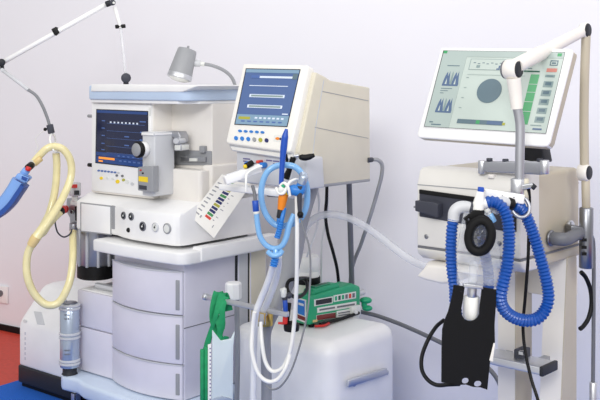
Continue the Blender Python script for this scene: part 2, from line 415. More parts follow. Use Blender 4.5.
b = MB(); b.slab(pl, ell(140.5, 170.2, .9, .9, 10), .002, 'red', 0, off=.034); b.build('red_dot', ml)
b = MB(); b.slab(pl, ell(142.6, 173.3, .9, .9, 10), .002, 'black', 0, off=.034); b.build('screw', ml)
# vaporiser latch on the niche wall
pl = A.pv(.09)
b = MB(); b.slab(pl, [(165, 131), (178, 131.5), (180, 136), (180, 143), (175, 143), (174, 138), (166, 136)], .05, 'alu', .004); b.slab(pl, ell(176, 141, 3.4, 3.6, 16), .04, 'light_grey', .003, off=.01); b.slab(pl, [(174, 144), (181, 144), (181, 151), (174, 151)], .05, 'label_grey', .004); b.build('latch', va)
# breathing block on the left flank
c0 = A.pv(.04)
b = MB(); b.slab(c0, [(66.5, 198), (77.5, 199), (78, 227), (70, 227), (69.5, 218), (65.5, 211)], .06, 'alu', .005); bb = b.build('breathing_block', am)
b = MB(); b.slab(c0, [(70.5, 200.5), (77.5, 201), (77.5, 206), (70, 205)], .01, 'label_grey', .002, off=.008); b.slab(c0, [(74.5, 206), (77.5, 206), (77.5, 221), (75, 221)], .01, 'black', .001, off=.006); b.slab(c0, ell(71.5, 212, 1.6, 2), .01, 'dark_grey', .001, off=.006); b.build('valve_face', bb)
c = c0.hit(75, 190)
b = MB(); b.cyl(c + V3((0, 0, -.026)), c + V3((0, 0, .034)), .026, 'light_grey'); b.cyl(c + V3((0, 0, -.05)), c + V3((0, 0, -.02)), .014, 'label_grey'); k = b.build('pressure_valve', bb)
b = MB(); b.slab(PL(c - A.v * .027, -A.v), [(71.5, 184.5), (76, 184.5), (76, 188), (71.5, 188)], .008, 'red', .001); b.build('red_button', k)['label'] = 'red button'
b = MB(); b.slab(PL(c - A.v * .027, -A.v), [(74, 190.5), (78, 190.5), (78, 195), (74, 195)], .008, 'dark_grey', .001); b.build('window', k).name = 'sight_glass'
pc = c0.hit(66, 209.3, .02)
b = MB(); b.cyl(pc, pc - A.u * .016 - A.v * .0, .017, 'red', 18); b.build('red_port', bb)['label'] = 'red hose port'
pd = c0.hit(73.3, 231, .01)
b = MB(); b.cyl(c0.hit(73.5, 223, .012), pd, .018, 'alu', 18); b.build('hose_port', bb)

# coloured instruction card leaning on its right flank
cp = PL(A.p(.098, .15, .9), (A.u * .72 - A.v * .66 + V3((0, 0, .2))))
o = thing('instruction_card', 'tilted white card with rows of coloured stripes leaning against the anaesthesia machine', 'card', cp.hit(214, 238), 0)
b = MB(); b.slab(cp, [(190, 216), (222, 174), (252, 183), (214, 238)], .003, 'card', .0); sh = b.build('sheet', o)
cq = Q((190, 216), (222, 174), (252, 183), (214, 238))   # s along the long upper edge, t across
b = MB()
for i in range(9): b.decal(cp, cq.rect(.12 + i * .085, .06, .145 + i * .085, .2), 'grey', .001)
cols = ['red_ink', 'green_ink', 'navy_ink', 'navy_ink', 'olive_ink', 'navy_ink', 'navy_ink', 'green_ink', 'navy_ink', 'olive_ink', 'navy_ink', 'green_ink']
for i, m in enumerate(cols): b.decal(cp, cq.rect(.17 + i * .062, .37, .215 + i * .062, .58), m, .001)
for i in range(10): b.decal(cp, cq.rect(.2 + i * .07, .64 + (i % 3) * .03, .213 + i * .07, .70 + (i % 2) * .05), 'grey', .001)
b.decal(cp, cq.rect(.1, .25, .15, .3), 'grey', .001); b.decal(cp, cq.rect(.1, .75, .15, .78), 'grey', .001)
b.build('colour_stripes', sh)

# gooseneck lamp on the tray
Yl = 4.02
o = thing('gooseneck_lamp', 'grey gooseneck lamp bending over the pale blue top tray', 'lamp', W(236, 88, 4.1), 0)
t0, t1 = W(187.5, 49.5, Yl), W(178.5, 80.5, Yl - .02); ax = t1 - t0; L = ax.length
b = MB(); b.lathe([(.02, -.004), (.038, 0), (.041, .006), (.051, L * .78), (.051, L * .80)], t0, ax, 'grey', 36); sh = b.build('lamp_shade', o)
b = MB(); b.lathe([(.05, L * .78), (.0525, L * .81), (.053, L * .93), (.047, L * .95), (.045, L * .9)], t0, ax, 'steel', 36); b.build('rim', sh)
b = MB(); b.lathe([(.044, L * .86), (.044, L * .96), (.03, L * 1.01), (.01, L * 1.03)], t0, ax, 'lamp_glass', 30); b.build('lens', sh)
b = MB(); b.lathe([(.006, -.008), (.004, -.016), (.0, -.017)], t0, ax, 'grey', 10); b.build('screw', sh)
nk = [W(194, 63, Yl), W(200, 63.5, Yl), W(212, 65.5, Yl + .01), W(224, 70.5, Yl + .03), W(232, 78, Yl + .05), W(236.5, 89, 4.1)]
b = MB(); b.cyl(nk[0], W(200.5, 63.6, Yl), .015, 'light_grey', 18); b.cyl(W(199, 63.4, Yl), W(204.5, 64.3, Yl), .010, 'label_grey', 18); b.build('swivel', o)
b = MB(); b.tube(nk[1:], .0075, 'grey', 14); b.build('gooseneck', o)

# hose support arm
Ya = 4.35
o = thing('hose_support_arm', 'long jointed white support arm holding up the yellow breathing hose', 'support arm', W(126, 84.5, Ya + .1), 0)
b = MB(); b.cyl(W(126, 84.8, Ya), W(126, 80, Ya), .012, 'dark_grey'); b.cyl(W(126, 78, Ya - .015), W(126, 78, Ya + .015), .0225, 'slate', 28); b.build('base_knob', o)
b = MB(); b.cyl(W(125.6, 74, Ya), W(120.8, 28, Ya), .0075, 'frosted_tube', 14); b.cyl(W(120.8, 28, Ya), W(114.6, 7, Ya), .009, 'white', 14); b.build('post', o)
b = MB(); b.cyl(W(115.4, 26.8, Ya), W(125.4, 26.0, Ya), .009, 'black', 14); b.build('collar', o)
b = MB(); b.cyl(W(106, 4.5, Ya - .012), W(111, 2.5, Ya - .012), .014, 'dark_grey', 16); b.cyl(W(112.5, 2.5, Ya - .03), W(112.5, 2.5, Ya + .02), .014, 'slate', 20); b.cyl(W(113.8, 2.8, Ya - .034), W(113.8, 2.8, Ya - .03), .006, 'label_grey', 14); b.build('elbow_joint', o)
b = MB(); b.cyl(W(106, 4.5, Ya), W(4, 61.5, 4.3), .0115, 'white', 16); b.build('long_arm', o)
b = MB(); b.bar(W(53.5, 32.5, 4.325), W(58.5, 29.7, 4.325), .03, .032, 'black', .004); b.bar(W(55.5, 33, 4.32), W(57, 35, 4.32), .012, .012, 'black'); b.build('clamp', o)
b = MB(); b.cyl(W(1.5, 62.5, 4.27), W(1.5, 62.5, 4.33), .017, 'dark_grey', 20); b.cyl(W(2.3, 70, 4.28), W(2.3, 70, 4.32), .009, 'light_grey', 16); b.bar(W(1.8, 64, 4.30), W(2.4, 71, 4.30), .016, .016, 'dark_grey', .003, up=(0, 1, 0)); b.build('outer_joint', o)
b = MB(); b.cyl(W(3, 70.5, 4.29), W(28.5, 90, 4.22), .0085, 'light_grey', 14); b.build('lower_arm', o)
b = MB(); b.tube([W(28, 89.6, 4.22), W(36, 95.5, 4.21), (W(42, 105, 4.20)), W(47, 117, 4.20), W(50, 127, 4.20)], .0068, 'cable_grey', 12); b.build('gooseneck', o)
b = MB(); b.bar(W(49.6, 124.5, 4.20), W(51.6, 133.5, 4.20), .026, .026, 'slate', .004, up=(0, 1, 0)); b.ball(W(45.2, 129.3, 4.19), .008, 'black'); b.cyl(W(45, 129.3, 4.19), W(50, 128, 4.20), .004, 'black', 10); hd = b.build('hose_holder', o)
b = MB(); b.tube([W(52, 133, 4.2), W(50, 138, 4.17), W(51, 144, 4.155), W(54, 151, 4.15), W(58.5, 151, 4.19), W(55.5, 143, 4.235), W(55, 137, 4.22), W(52, 133, 4.2)], .0045, 'silicone', 10); b.build('hook', hd)
b = MB(); b.tube([W(44.5, 130, 4.19), W(38, 135, 4.18), W(35.5, 140, 4.18), W(38, 147, 4.18), W(35, 152, 4.18)], .0014, 'label_grey', 8); b.build('tether', hd)

# yellow hoses
RH = .0165
p_blk = c0.hit(73.3, 231, .01)
a_path = [W(33, 163, 4.15), W(39, 156, 4.15), W(47, 148.5, 4.15), W(55, 146.5, 4.16), W(64, 150, 4.17), W(70.5, 161, 4.18), W(71, 176, 4.18), W(65, 193, 4.15), W(54.5, 212, 4.10), W(43, 228, 4.06), W(35.5, 238.5, 4.04)]
h1 = thing('breathing_hose', 'yellow breathing hose arching over the arm hook then looping below to the machine', 'hose', p_blk + V3((0, 0, -.35)), 0, None)
b = MB(); b.tube(a_path, [RH * .95, RH, RH, RH, RH, RH, RH, RH, RH * 1.05, RH * 1.25, RH * 1.3], 'yellow_hose', 16); b.build('upper_hose', h1)
b = MB(); b.tube([W(36.5, 236.5, 4.04), W(34, 240.5, 4.04), W(31, 245.5, 4.04)], [RH * 1.32, RH * 1.35, RH * 1.15], 'amber_cuff', 16); b.build('cuff', h1)
lo_path = [W(32.5, 243, 4.045), W(28, 253, 4.05), W(26.5, 265, 4.05), W(28, 279, 4.05), W(34.5, 294, 4.06), W(46, 304.5, 4.07), W(58, 303, 4.08), W(66.5, 290, 4.09), W(71, 275, 4.11), W(73, 255, 4.15), p_blk.lerp(W(72.5, 243, 4.2), .5), p_blk]
b = MB(); b.tube(lo_path, RH, 'yellow_hose', 16); b.build('lower_hose', h1)
h2 = thing('breathing_hose', 'second yellow breathing hose hanging from the hook to a red port', 'hose', W(36, 242, 4.15), 0, None)
b = MB(); b.tube([W(56, 153, 4.20), W(56.8, 165, 4.205), W(56, 182, 4.205), W(53.5, 198, 4.20), W(49, 214, 4.18), W(43, 226, 4.15), W(40.5, 233, 4.13), W(43, 232.5, 4.11), W(48, 225, 4.12), W(54, 218, 4.14), W(60, 212, 4.165)], RH, 'yellow_hose', 16); b.build('hose', h2)
b = MB(); b.cyl(W(58.5, 212.7, 4.16), W(62.3, 210.2, 4.18), RH * 1.1, 'black', 18); b.build('collar', h2)
b = MB(); b.cyl(W(62.2, 210.3, 4.18), pc - A.u * .017, RH * 1.05, 'red', 18); b.build('connector', h2)['label'] = 'red connector'
# sampling line below
b = MB(); b.tube([W(55, 219, 4.2), W(55.5, 225, 4.2), W(58, 233, 4.2), W(64, 237, 4.21), W(70, 234, 4.22), W(72, 229, 4.23)], .0035, 'slate', 10)
b.build('sampling_line', None, 'thin dark sampling line looping between the yellow hoses below the red port', 'tube')
# blue reservoir bag
o = thing('reservoir_bag', 'curved blue reservoir bag hanging from the end of the yellow hose', 'breathing bag', W(0, 222, 4.05), 0)
def bar_sweep(cs, w_, h_, m):
    P = catmull(cs, 6); rs = []
    for i, p in enumerate(P):
        d = (P[min(i + 1, len(P) - 1)] - P[max(i - 1, 0)]).normalized(); s_ = V3((0, 1, 0)); s_ = (s_ - d * s_.dot(d)).normalized(); n_ = d.cross(s_)
        rs.append([p + n_ * a + s_ * c for a, c in ((w_, h_ * .7), (w_ * .7, h_), (-w_ * .7, h_), (-w_, h_ * .7), (-w_, -h_ * .7), (-w_ * .7, -h_), (w_ * .7, -h_), (w_, -h_ * .7))])
    return MB().rings(rs, m)
bp = [W(20, 180, 4.05), W(15.5, 188, 4.05), W(8, 199, 4.05), W(-1, 208, 4.05), W(-14, 216, 4.05), W(-30, 220, 4.05)]
b = bar_sweep(bp, .028, .04, 'blue_bag'); bg = b.build('bag', o)
bp2 = [W(25, 185, 4.03), W(19, 194, 4.03), W(11.5, 204.5, 4.03), W(1.5, 213.5, 4.03), W(-12, 221, 4.03), W(-29, 225, 4.03)]
b = bar_sweep(bp2, .012, .042, 'blue_edge'); b.build('seam', bg)['label'] = 'dark blue edge'
b = MB(); b.slab(PL(W(22, 178, 4.0), (0, -1, 0)), [(17.5, 173), (26.5, 176.5), (29, 178.5), (24.5, 183.5), (14, 178)], .06, 'blue_bag', .006); b.slab(PL(W(22, 178, 4.0), (0, -1, 0)), [(21.5, 174.8), (29, 177.5), (26.5, 182.5), (20.5, 179.5)], .02, 'blue_edge', .003, off=.004); b.build('neck', bg)
b = MB(); b.cyl(W(23, 174.5, 4.05), W(27, 169.5, 4.05), .017, 'blue_bag'); b.cyl(W(27.5, 170.5, 4.035), W(29, 167, 4.035), .012, 'red'); b.build('connector', o)['label'] = 'red and blue connector'
b = MB(); b.cyl(W(28, 168, 4.06), W(31.5, 165, 4.10), .016, 'black', 18); b.cyl(W(30, 166.5, 4.09), W(33.5, 162.5, 4.15), .015, 'label_grey', 18); b.cyl(W(34, 164, 4.13), W(41, 158, 4.13), .014, 'amber_cuff', 16); b.build('elbow', o)

# white unit on the floor
B = Fr(*(W(19, 387, EYE * F / 302)).xy, -39.3)
o = thing('suction_unit', 'low white floor unit with sloping top and dark base beside the anaesthesia machine', 'medical unit', B.p(.2, .2, .006), B.yaw)
b = MB(); b.prof(B, [(0, .105), (0, .30), (.012, .325), (.125, .452), (.15, .468), (.19, .474), (.42, .474), (.42, .105)], 0, .44, 'white', .012); hs = b.build('housing', o)
b = MB(); b.prof(B, [(-.004, .025), (-.004, .108), (.425, .108), (.425, .025)], -.004, .444, 'dark_grey', .008); b.prof(B, [(.01, .006), (.01, .03), (.42, .03), (.42, .006)], .01, .43, 'black'); b.build('plinth', o)
sl = PL(B.p(0, .07, .39), -B.v * .75 + V3((0, 0, .66)))
b = MB(); b.slab(sl, [(33.5, 311), (41.5, 312), (44.8, 325), (37, 324)], .004, 'light_grey', .001, off=.002); b.build('label_plate', hs)
b = MB(); b.slab(B.pv(0), ell(24.5, 321, 1.6, 1.6, 14), .003, 'label_grey', 0, off=.002); b.build('emblem', hs)
b = MB()
for i in range(6): b.slab(B.pv(0), [(24.5, 332 + i * 5), (25.7, 332.2 + i * 5), (25.7, 335 + i * 5), (24.5, 334.8 + i * 5)], .002, 'light_grey', 0, off=.001)
b.build('lettering', hs)
b = MB(); c = B.p(-.002, .1, .28); b.cyl(c, c - B.u * .016, .022, 'dark_grey'); b.build('side_knob', hs)

# absorbent canister
cc = A.pv(-.05).hit(69.7, 340); R = .044
o = thing('absorbent_canister', 'small silver ribbed canister standing on the pale blue machine foot', 'canister', (cc.x, cc.y, .184), 0)
b = MB(); b.lathe([(R * .8, .184), (R * .7, .19), (R * .7, .216)], (cc.x, cc.y, 0), (0, 0, 1), 'dark_grey', 28); b.build('stand', o)
b = MB(); b.lathe([(R * .93, .216), (R * .96, .222), (R * .96, .486), (R * .8, .494), (R * .78, .486)], (cc.x, cc.y, 0), (0, 0, 1), 'keg', 32); bd = b.build('body', o)
for z in (.232, .245, .345, .362, .472, .486):
    b = MB(); b.lathe([(R * .96, z - .006), (R * 1.06, z - .003), (R * 1.06, z + .003), (R * .96, z + .006)], (cc.x, cc.y, 0), (0, 0, 1), 'light_grey', 32); b.build('hoop', o)
b = MB(); b.lathe([(R * .7, .48), (R * .7, .498), (R * .3, .502)], (cc.x, cc.y, 0), (0, 0, 1), 'dark_steel', 28); b.cyl((cc.x - .02, cc.y, .498), (cc.x - .02, cc.y, .508), .007, 'steel', 12); b.build('lid', o)
b = MB()
for i in range(4):
    for k in range(5):
        a = -1.9 + k * .13; z = .28 + i * .017 + (.12 if i > 1 else 0); r2 = R * .968
        b.bar((cc.x + math.cos(a) * r2, cc.y + math.sin(a) * r2, z), (cc.x + math.cos(a + .1) * r2, cc.y + math.sin(a + .1) * r2, z), .001, .004 + .003 * (k % 2), 'mid_grey')
b.build('lettering', bd)

# ------------------------------------------------------------------ WHITE CART with monitor stand in front
M = Fr(.116, 3.45, -39.3)
o = thing('compressor_cart', 'rounded white cart with a chrome side handle carrying the green ventilator', 'cart', M.p(-.23, .2, 0), M.yaw)
b = MB(); b.box(M, -.505, .006, -.006, .425, .05, .506, 'white', .055, 6); hs = b.build('housing', o)
b = MB(); b.box(M, -.44, -.04, .03, .36, .006, .06, 'dark_grey', .01); b.build('plinth', o)
pl = M.pu(.0)
b = MB()
for (x, y) in ((350.5, 383), (383, 371.5)): q = pl.hit(x, y, -.004); b.cyl(q, q + M.u * .022, .009, 'steel', 16)
b.bar(pl.hit(347.5, 383.7, .022), pl.hit(386, 371.2, .022), .013, .026, 'steel', .003); b.build('handle', o)

# green portable ventilator on the cart
GX = (W(309.5, 327.5, 3.67)); G = Fr(GX.x, GX.y, -39.3)
zt = .5075
o = thing('transport_ventilator', 'green portable ventilator lying on top of the white cart', 'ventilator', (GX.x, GX.y, zt), G.yaw)
d_ = G.vof(361, 0)
b = MB(); b.prof(G, [(.0, zt + .012), (.0, zt + .115), (.012, zt + .122), (d_ * .85, zt + .128), (d_, zt + .108), (d_, zt + .012)], -.082, 0, 'green', .012, 4); bd = b.build('case', o)
b = MB(); b.prof(G, [(.04, zt + .12), (.05, zt + .140), (d_ * .6, zt + .142), (d_ * .66, zt + .122)], -.07, -.015, 'green', .006); b.prof(G, [(.07, zt + .14), (.075, zt + .146), (d_ * .5, zt + .146), (d_ * .52, zt + .14)], -.058, -.028, 'green_dark', .002); b.build('carry_grip', bd)
for v in (.03, d_ - .04):
    for u in (-.068, -.015): 
        b = MB(); c = G.p(u, v, zt); b.cyl(c, c + V3((0, 0, .014)), .012, 'black', 14); b.build('foot', o)
pl = G.pu(0); b = MB(); gq = Q((313, 298.5), (357, 290.5), (357, 316), (313, 322.5))
b.slab(pl, gq.rect(.03, .06, .45, .34), .003, 'label_grey', .001, off=.001); b.decal(pl, gq.rect(.07, .1, .43, .3), 'dark_grey', .002)
b.slab(pl, gq.rect(.47, .03, .98, .30), .003, 'label_grey', .001, off=.001)
for i in range(6): b.decal(pl, gq.rect(.5 + i * .08, .08, .55 + i * .08, .25), ['green', 'green_dark', 'green', 'mid_grey', 'red_ink', 'mid_grey'][i], .002)
b.slab(pl, gq.rect(.1, .42, .99, .64), .003, 'label_grey', .001, off=.001); b.decal(pl, gq.rect(.15, .49, .5, .56), 'mid_grey', .002); b.decal(pl, gq.rect(.55, .49, .95, .56), 'mid_grey', .002)
b.slab(pl, gq.rect(.08, .72, .52, .95), .003, 'maroon', .001, off=.001); b.decal(pl, gq.rect(.0, .9, .1, 1.), 'amber_cuff', .002)
b.slab(pl, gq.rect(.54, .68, .93, .95), .003, 'label_grey', .001, off=.001); b.decal(pl, gq.rect(.58, .76, .9, .8), 'mid_grey', .002); b.decal(pl, gq.rect(.58, .86, .85, .89), 'mid_grey', .002)
b.build('control_label', bd)
pl = G.pv(0); gq2 = Q((296.5, 297.5), (306, 300), (306, 323.5), (296.5, 319.5))
b = MB(); b.slab(pl, gq2.rect(.0, .0, 1, 1), .004, 'label_grey', .001, off=.002); b.slab(pl, gq2.rect(.12, .06, .85, .70), .004, 'teal_blue', .0, off=.003); b.slab(pl, gq2.rect(.2, .2, .75, .3), .004, 'label_grey', .0, off=.004); b.slab(pl, gq2.rect(.1, .75, .9, .92), .004, 'maroon', .0, off=.003); b.build('gauge_panel', bd)
c = G.p(-.02, d_ , zt + .075)
b = MB(); b.cyl(c, c + G.v * .045, .012, 'light_grey', 16); b.build('outlet_stub', bd).name = 'outlet_stub'
k0 = W(363, 301, (c + G.v * .05).y); b = MB(); b.ball(k0 + V3((.012, 0, .003)), (.026, .02, .014), 'green'); b.ball(k0 + V3((.018, .0, -.03)), (.022, .018, .012), 'green'); b.tube([k0 + V3((.008, 0, .0)), k0 + V3((.005, 0, -.015)), k0 + V3((.012, 0, -.03))], .012, 'green', 12); b.build('gas_knob', o)
pl = G.pu(.014)
b = MB(); b.slab(pl, [(352, 307), (361, 305), (361, 315), (358, 319), (353, 318)], .03, 'label_grey', .003); b.cyl(pl.hit(356, 312), pl.hit(356, 312, .012), .009, 'light_grey', 14); b.build('hose_socket', bd)
b = MB(); b.tube([G.p(.01, .02, zt + .008), G.p(.03, .05, zt + .008), G.p(.025, .09, zt + .008)], .005, 'red', 10); b.tube([G.p(.012, .05, zt + .009), G.p(.02, .14, zt + .009), G.p(.018, .3, zt + .009)], .0065, 'black', 10); b.build('drive_tube', o)

# humidifier bottle behind the green ventilator
hc = W(307, 300, 3.88); hx, hy = hc.x, hc.y
o = thing('humidifier_bottle', 'white cylindrical humidifier bottle with a black strap behind the green ventilator', 'bottle', (hx, hy, zt), 0)
b = MB(); b.lathe([(.048, zt), (.052, zt + .005), (.052, zt + .135), (.054, zt + .14)], (hx, hy, 0), (0, 0, 1), 'mint', 32); b.build('jar', o)
b = MB(); b.lathe([(.05, .645), (.051, .655), (.051, .69), (.0495, .693), (.051, .696), (.051, .748), (.046, .754)], (hx, hy, 0), (0, 0, 1), 'silicone', 32); b.build('cap', o)
b = MB(); b.lathe([(.0535, .643), (.0545, .645), (.0545, .668), (.0535, .67)], (hx, hy, 0), (0, 0, 1), 'black', 32); b.build('strap', o)
b = MB(); b.tube([W(310, 278.5, 3.82), W(303, 278, 3.62), W(296, 279, 3.46), W(289.5, 280.5, 3.45), W(287, 286, 3.45), W(289, 293, 3.44), W(295, 297, 3.46), W(302, 295.5, 3.52), W(307, 289, 3.60), W(306.5, 282, 3.66), W(303, 278.5, 3.73)], .0068, 'black', 10); b.build('strap_tube', o)

# ------------------------------------------------------------------ PATIENT MONITOR on its stand
pm = thing('bedside_ventilator', 'cream bedside ventilator with tilted blue screen on a grey stand', 'ventilator', M.p(-.25, -.13, 0), M.yaw)
tl = math.radians(19)
mp = PL(W(290, 152, 3.40), -M.v * math.cos(tl) + V3((0, 0, math.sin(tl))))
b = MB(); b.slab(mp, [(243, 63.5), (306.5, 65), (308, 66), (290, 152), (288, 152.5), (226.5, 143.5), (225.5, 141)], .045, 'panel_cream', .008); pn = b.build('front_panel', pm)
sq = Q((246.5, 69), (299.5, 70), (286.5, 126.2), (235.2, 123.8))
b = MB(); b.slab(mp, [(245.8, 68.2), (300.4, 69.2), (287.2, 127), (234.2, 124.6)], .004, 'dark_grey', 0, off=.0015); b.slab(mp, sq.rect(0, 0, 1, 1), .004, 'scr_blue', 0, off=.003); sn = b.build('screen', pn)
b = MB()
b.decal(mp, sq.rect(0, 0, 1, .06), 'scr_blue_lo', .0045); b.decal(mp, sq.rect(0, .82, 1, 1), 'scr_blue_lo', .0045)
b.decal(mp, sq.rect(.12, .11, .28, .16), 'scr_dim', .0048); b.decal(mp, sq.rect(.28, .12, .92, .155), 'scr_ink', .0048); b.decal(mp, sq.rect(.9, .07, .99, .17), 'scr_slate', .0049)
b.decal(mp, sq.rect(.12, .29, .85, .302), 'scr_ink', .0048)
for t in (.45, .64): b.decal(mp, sq.rect(.16, t, .83, t + .055), 'scr_ink', .0048); b.decal(mp, sq.rect(.19, t + .012, .8, t + .043), 'scr_key', .005)
for i in range(7): b.decal(mp, sq.rect(.35 + i * .085, .86, .4 + i * .085, .89), 'scr_ink', .0049); b.decal(mp, sq.rect(.1 + i * .12, .93, .17 + i * .12, .955), 'scr_dim', .0049)
b.decal(mp, sq.rect(.04, .86, .26, .91), 'olive_ink', .0049); b.decal(mp, sq.rect(.86, .78, .97, .8), 'scr_ink', .0048)
b.build('display_graphics', sn)
for i in range(5):
    b = MB(); b.slab(mp, ell(239.7 + i * 5.6, 130.8 + i * .35, 1.8, 1.25, 14), .006, 'teal_blue', 0, off=.004); b.build('button', pn)
for i, m in enumerate(('teal_blue', 'teal_blue', 'teal_blue', 'grey', 'olive_ink', 'navy_ink')):
    b = MB(); b.slab(mp, ell(235.7 + i * 6.1, 138 + i * .45, 1.75, 2.1, 14), .006, m, 0, off=.004); b.build('button', pn)
b = MB(); b.slab(mp, [(274.5, 134.5), (282.5, 135), (281.3, 142), (273.3, 141.2)], .002, 'label_grey', 0, off=.001); b.slab(mp, ell(277.4, 138.5, 2.2, 1.3), .003, 'orange', 0, off=.0025); b.slab(mp, ell(280.3, 138.8, 1.0, 1.2), .003, 'navy_ink', 0, off=.0028); b.build('badge', pn)
# body
us = -.07; pl = M.pu(us)
def pfront(z, off):
    q = M.p(us, 0, z); p = mp.p + mp.n * off; t = (p - q).dot(mp.n) / M.v.dot(mp.n); return (t, z)
def pvz(x, y): q = M.loc(pl.hit(x, y)); return (q[1], q[2])
zt_m, zb_m = pl.hit(316, 72).z, pl.hit(296, 153).z
b = MB(); b.prof(M, [pfront(zt_m, -.03), pvz(326, 77), pvz(331, 80.5), pvz(370, 87.5), pvz(370.5, 180.5), pvz(307, 188.5), pvz(304, 170), pfront(zb_m, -.03)], us - .30, us, 'cream_dark', .006); bd = b.build('body', pm)
b = MB(); b.slab(pl, [(331, 183.2), (370.3, 178.6), (370.3, 181.5), (310, 189), (306, 186.5)], .30, 'grey', .003, off=.002); b.build('bottom_rail', bd)
b = MB()
for (x0, y0), (x1, y1) in (((315, 127), (368.5, 138)), ((322.5, 91), (368.5, 100.5))): b.slab(pl, [(x0, y0), (x1, y1), (x1, y1 + .6), (x0, y0 + .6)], .003, 'grey', 0, off=.0012)
b.slab(pl, [(323.6, 80), (324.3, 80.2), (316.2, 127), (312.5, 165), (311.7, 165), (315.5, 127)], .003, 'light_grey', 0, off=.0012); b.build('seam', bd)
c = M.pu(us).hit(369, 160); b = MB(); b.cyl(c - M.v * .01 , c + M.v * .02, .010, 'slate', 14); b.build('cable_port', bd)
# connector unit under the panel
lp = M.pv(-.10)
b = MB(); b.slab(lp, [(236, 150), (291, 155), (306, 158), (308, 190), (236, 182)], .10, 'light_grey', .008); b.slab(M.pv(-.115), [(228, 145), (292, 153), (296, 158), (292, 160), (232, 151)], .12, 'panel_cream', .005); cu = b.build('connector_unit', pm)
b = MB()
for x0, y0, x1 in ((243, 158, 250), (243, 160.4, 248), (256, 160.5, 260), (266, 159.6, 272), (273, 160.4, 279), (273, 163, 277), (283, 161, 288), (280, 165, 286), (244, 163, 250)): b.decal(lp, [(x0, y0), (x1, y0 + .6), (x1, y0 + 1.8), (x0, y0 + 1.2)], 'purple_ink', .0015)
b.build('lettering', cu)
for x, y, m, r in ((265.5, 165, 'teal_blue', .011), (262, 161.5, 'red_ink', .006), (256, 165, 'mid_grey', .009)):
    b = MB(); c = lp.hit(x, y); b.cyl(c, c + lp.n * .028, r, m, 16); b.build('socket', cu)
# white sensor tray
b = MB(); b.bar(M.pv(-.21).hit(223, 186.5), M.pv(-.21).hit(302, 195.5), .05, .022, 'white', .005)
tr = b.build('accessory_rail', pm)
b = MB(); b.bar(W(224.5, 180.5, 3.36), W(260, 167.5, 3.40), .042, .03, 'white', .004); b.bar(W(226, 175.2, 3.355), W(257, 164.8, 3.395), .012, .004, 'light_grey', .001); ss = b.build('sensor_holder', tr)
b = MB(); b.cyl(W(243.8, 167, 3.36), W(246.5, 166, 3.365), .007, 'yellow', 16); b.cyl(W(246, 166, 3.365), W(252.5, 162.5, 3.38), .0105, 'black', 16); b.cyl(W(245.3, 164.3, 3.37), W(248.5, 162.8, 3.38), .007, 'teal_blue', 14); b.build('sensor_plug', ss)
b = MB(); b.tube([W(262, 166, 3.36), W(254, 169, 3.35), W(247, 174, 3.34), W(246, 182, 3.33), W(246, 192, 3.33)], .0042, 'silicone', 10); b.build('sensor_lead', tr)
b = MB(); b.slab(M.pv(-.215), [(266, 193), (283, 194.5), (283, 198), (266, 196.5)], .03, 'black', .004); b.build('underclip', tr)
# black lever
b = MB(); b.tube([W(286, 178, 3.34), W(290, 168, 3.33), W(293.5, 157.5, 3.33)], [.013, .009, .011], 'black', 12); b.cyl(W(293, 156.6, 3.33), W(299, 155.5, 3.33), .006, 'steel', 12)
b.tube([W(299, 156, 3.33), W(301, 157, 3.33), W(305, 157.6, 3.33), W(310, 156.6, 3.33), W(314.5, 155, 3.33)], [.004, .0105, .0115, .0105, .006], 'black', 14); b.tube([W(288, 176, 3.34), W(287.5, 165, 3.335), W(286, 154, 3.33)], .005, 'black', 8); b.build('lever_handle', pm)
# pedestal
c1 = W(266.5, 330, 3.48)
b = MB(); b.tube([W(303, 184, 3.60), W(298, 205, 3.58), W(293.5, 228, 3.57), W(290.5, 255, 3.55), W(285.5, 280, 3.53), W(276, 304, 3.50), c1, W(265.8, 352, 3.48), (c1.x, c1.y, .35), (c1.x, c1.y, .02)], [.062, .056, .05, .044, .038, .028, .020, .0195, .0195, .0195], 'grey', 20); pd = b.build('pedestal', pm)
b = MB(); b.lathe([(.115, .006), (.12, .012), (.11, .03), (.03, .045)], (c1.x, c1.y, 0), (0, 0, 1), 'grey', 32); b.build('foot_plate', pd)

# equipment rail with clamp
rz = PL(W(264, 314, 3.40), -M.v)
o = thing('equipment_rail', 'square steel rail clamped across the grey stand holding green straps', 'rail', rz.hit(264, 318), M.yaw)
b = MB(); ra, rb = rz.hit(206.5, 297), rz.hit(288, 314.5); b.bar(ra, rb, .016, .018, 'steel', .002); b.build('bar', o)
b = MB(); b.cyl(ra - M.u * .012, ra + M.u * .004, .0135, 'steel', 20); b.build('end_cap', o)
b = MB(); q = W(264.5, 319, 3.45); b.lathe([(.03, -.022), (.031, -.02), (.031, .02), (.03, .022)], (q.x, q.y, q.z), (0, 0, 1), 'brass', 28); b.bar(rz.hit(259.8, 318, .018), rz.hit(265.5, 319.4, .018), .01, .042, 'steel', .003); b.build('clamp', o)
# black clamp with blue vial
o = thing('suction_clamp', 'black and red clamp with a small blue vial at the rail end', 'clamp', W(290, 327, 3.36), 0)
b = MB(); b.lathe([(.012, -.034), (.026, -.03), (.028, -.022), (.028, -.006), (.02, .0)], W(291.5, 322, 3.36), (0, 0, 1), 'black', 24); b.bar(W(286, 327, 3.37), W(289, 303, 3.37), .018, .02, 'black', .003, up=(0, 1, 0)); b.build('knob', o)
b = MB(); b.bar(W(285, 324, 3.35), W(285.5, 312, 3.35), .018, .016, 'red', .003, up=(0, 1, 0)); b.bar(W(278, 323, 3.35), W(285, 323.5, 3.35), .008, .008, 'red', .002); b.build('jaw', o)['label'] = 'red clamp jaw'
b = MB(); b.cyl(W(285.6, 312, 3.345), W(285, 299.5, 3.345), .0085, 'deep_blue', 16); b.cyl(W(285, 300, 3.345), W(284.6, 296, 3.345), .0095, 'slate', 16); v_ = b.build('vial', o)
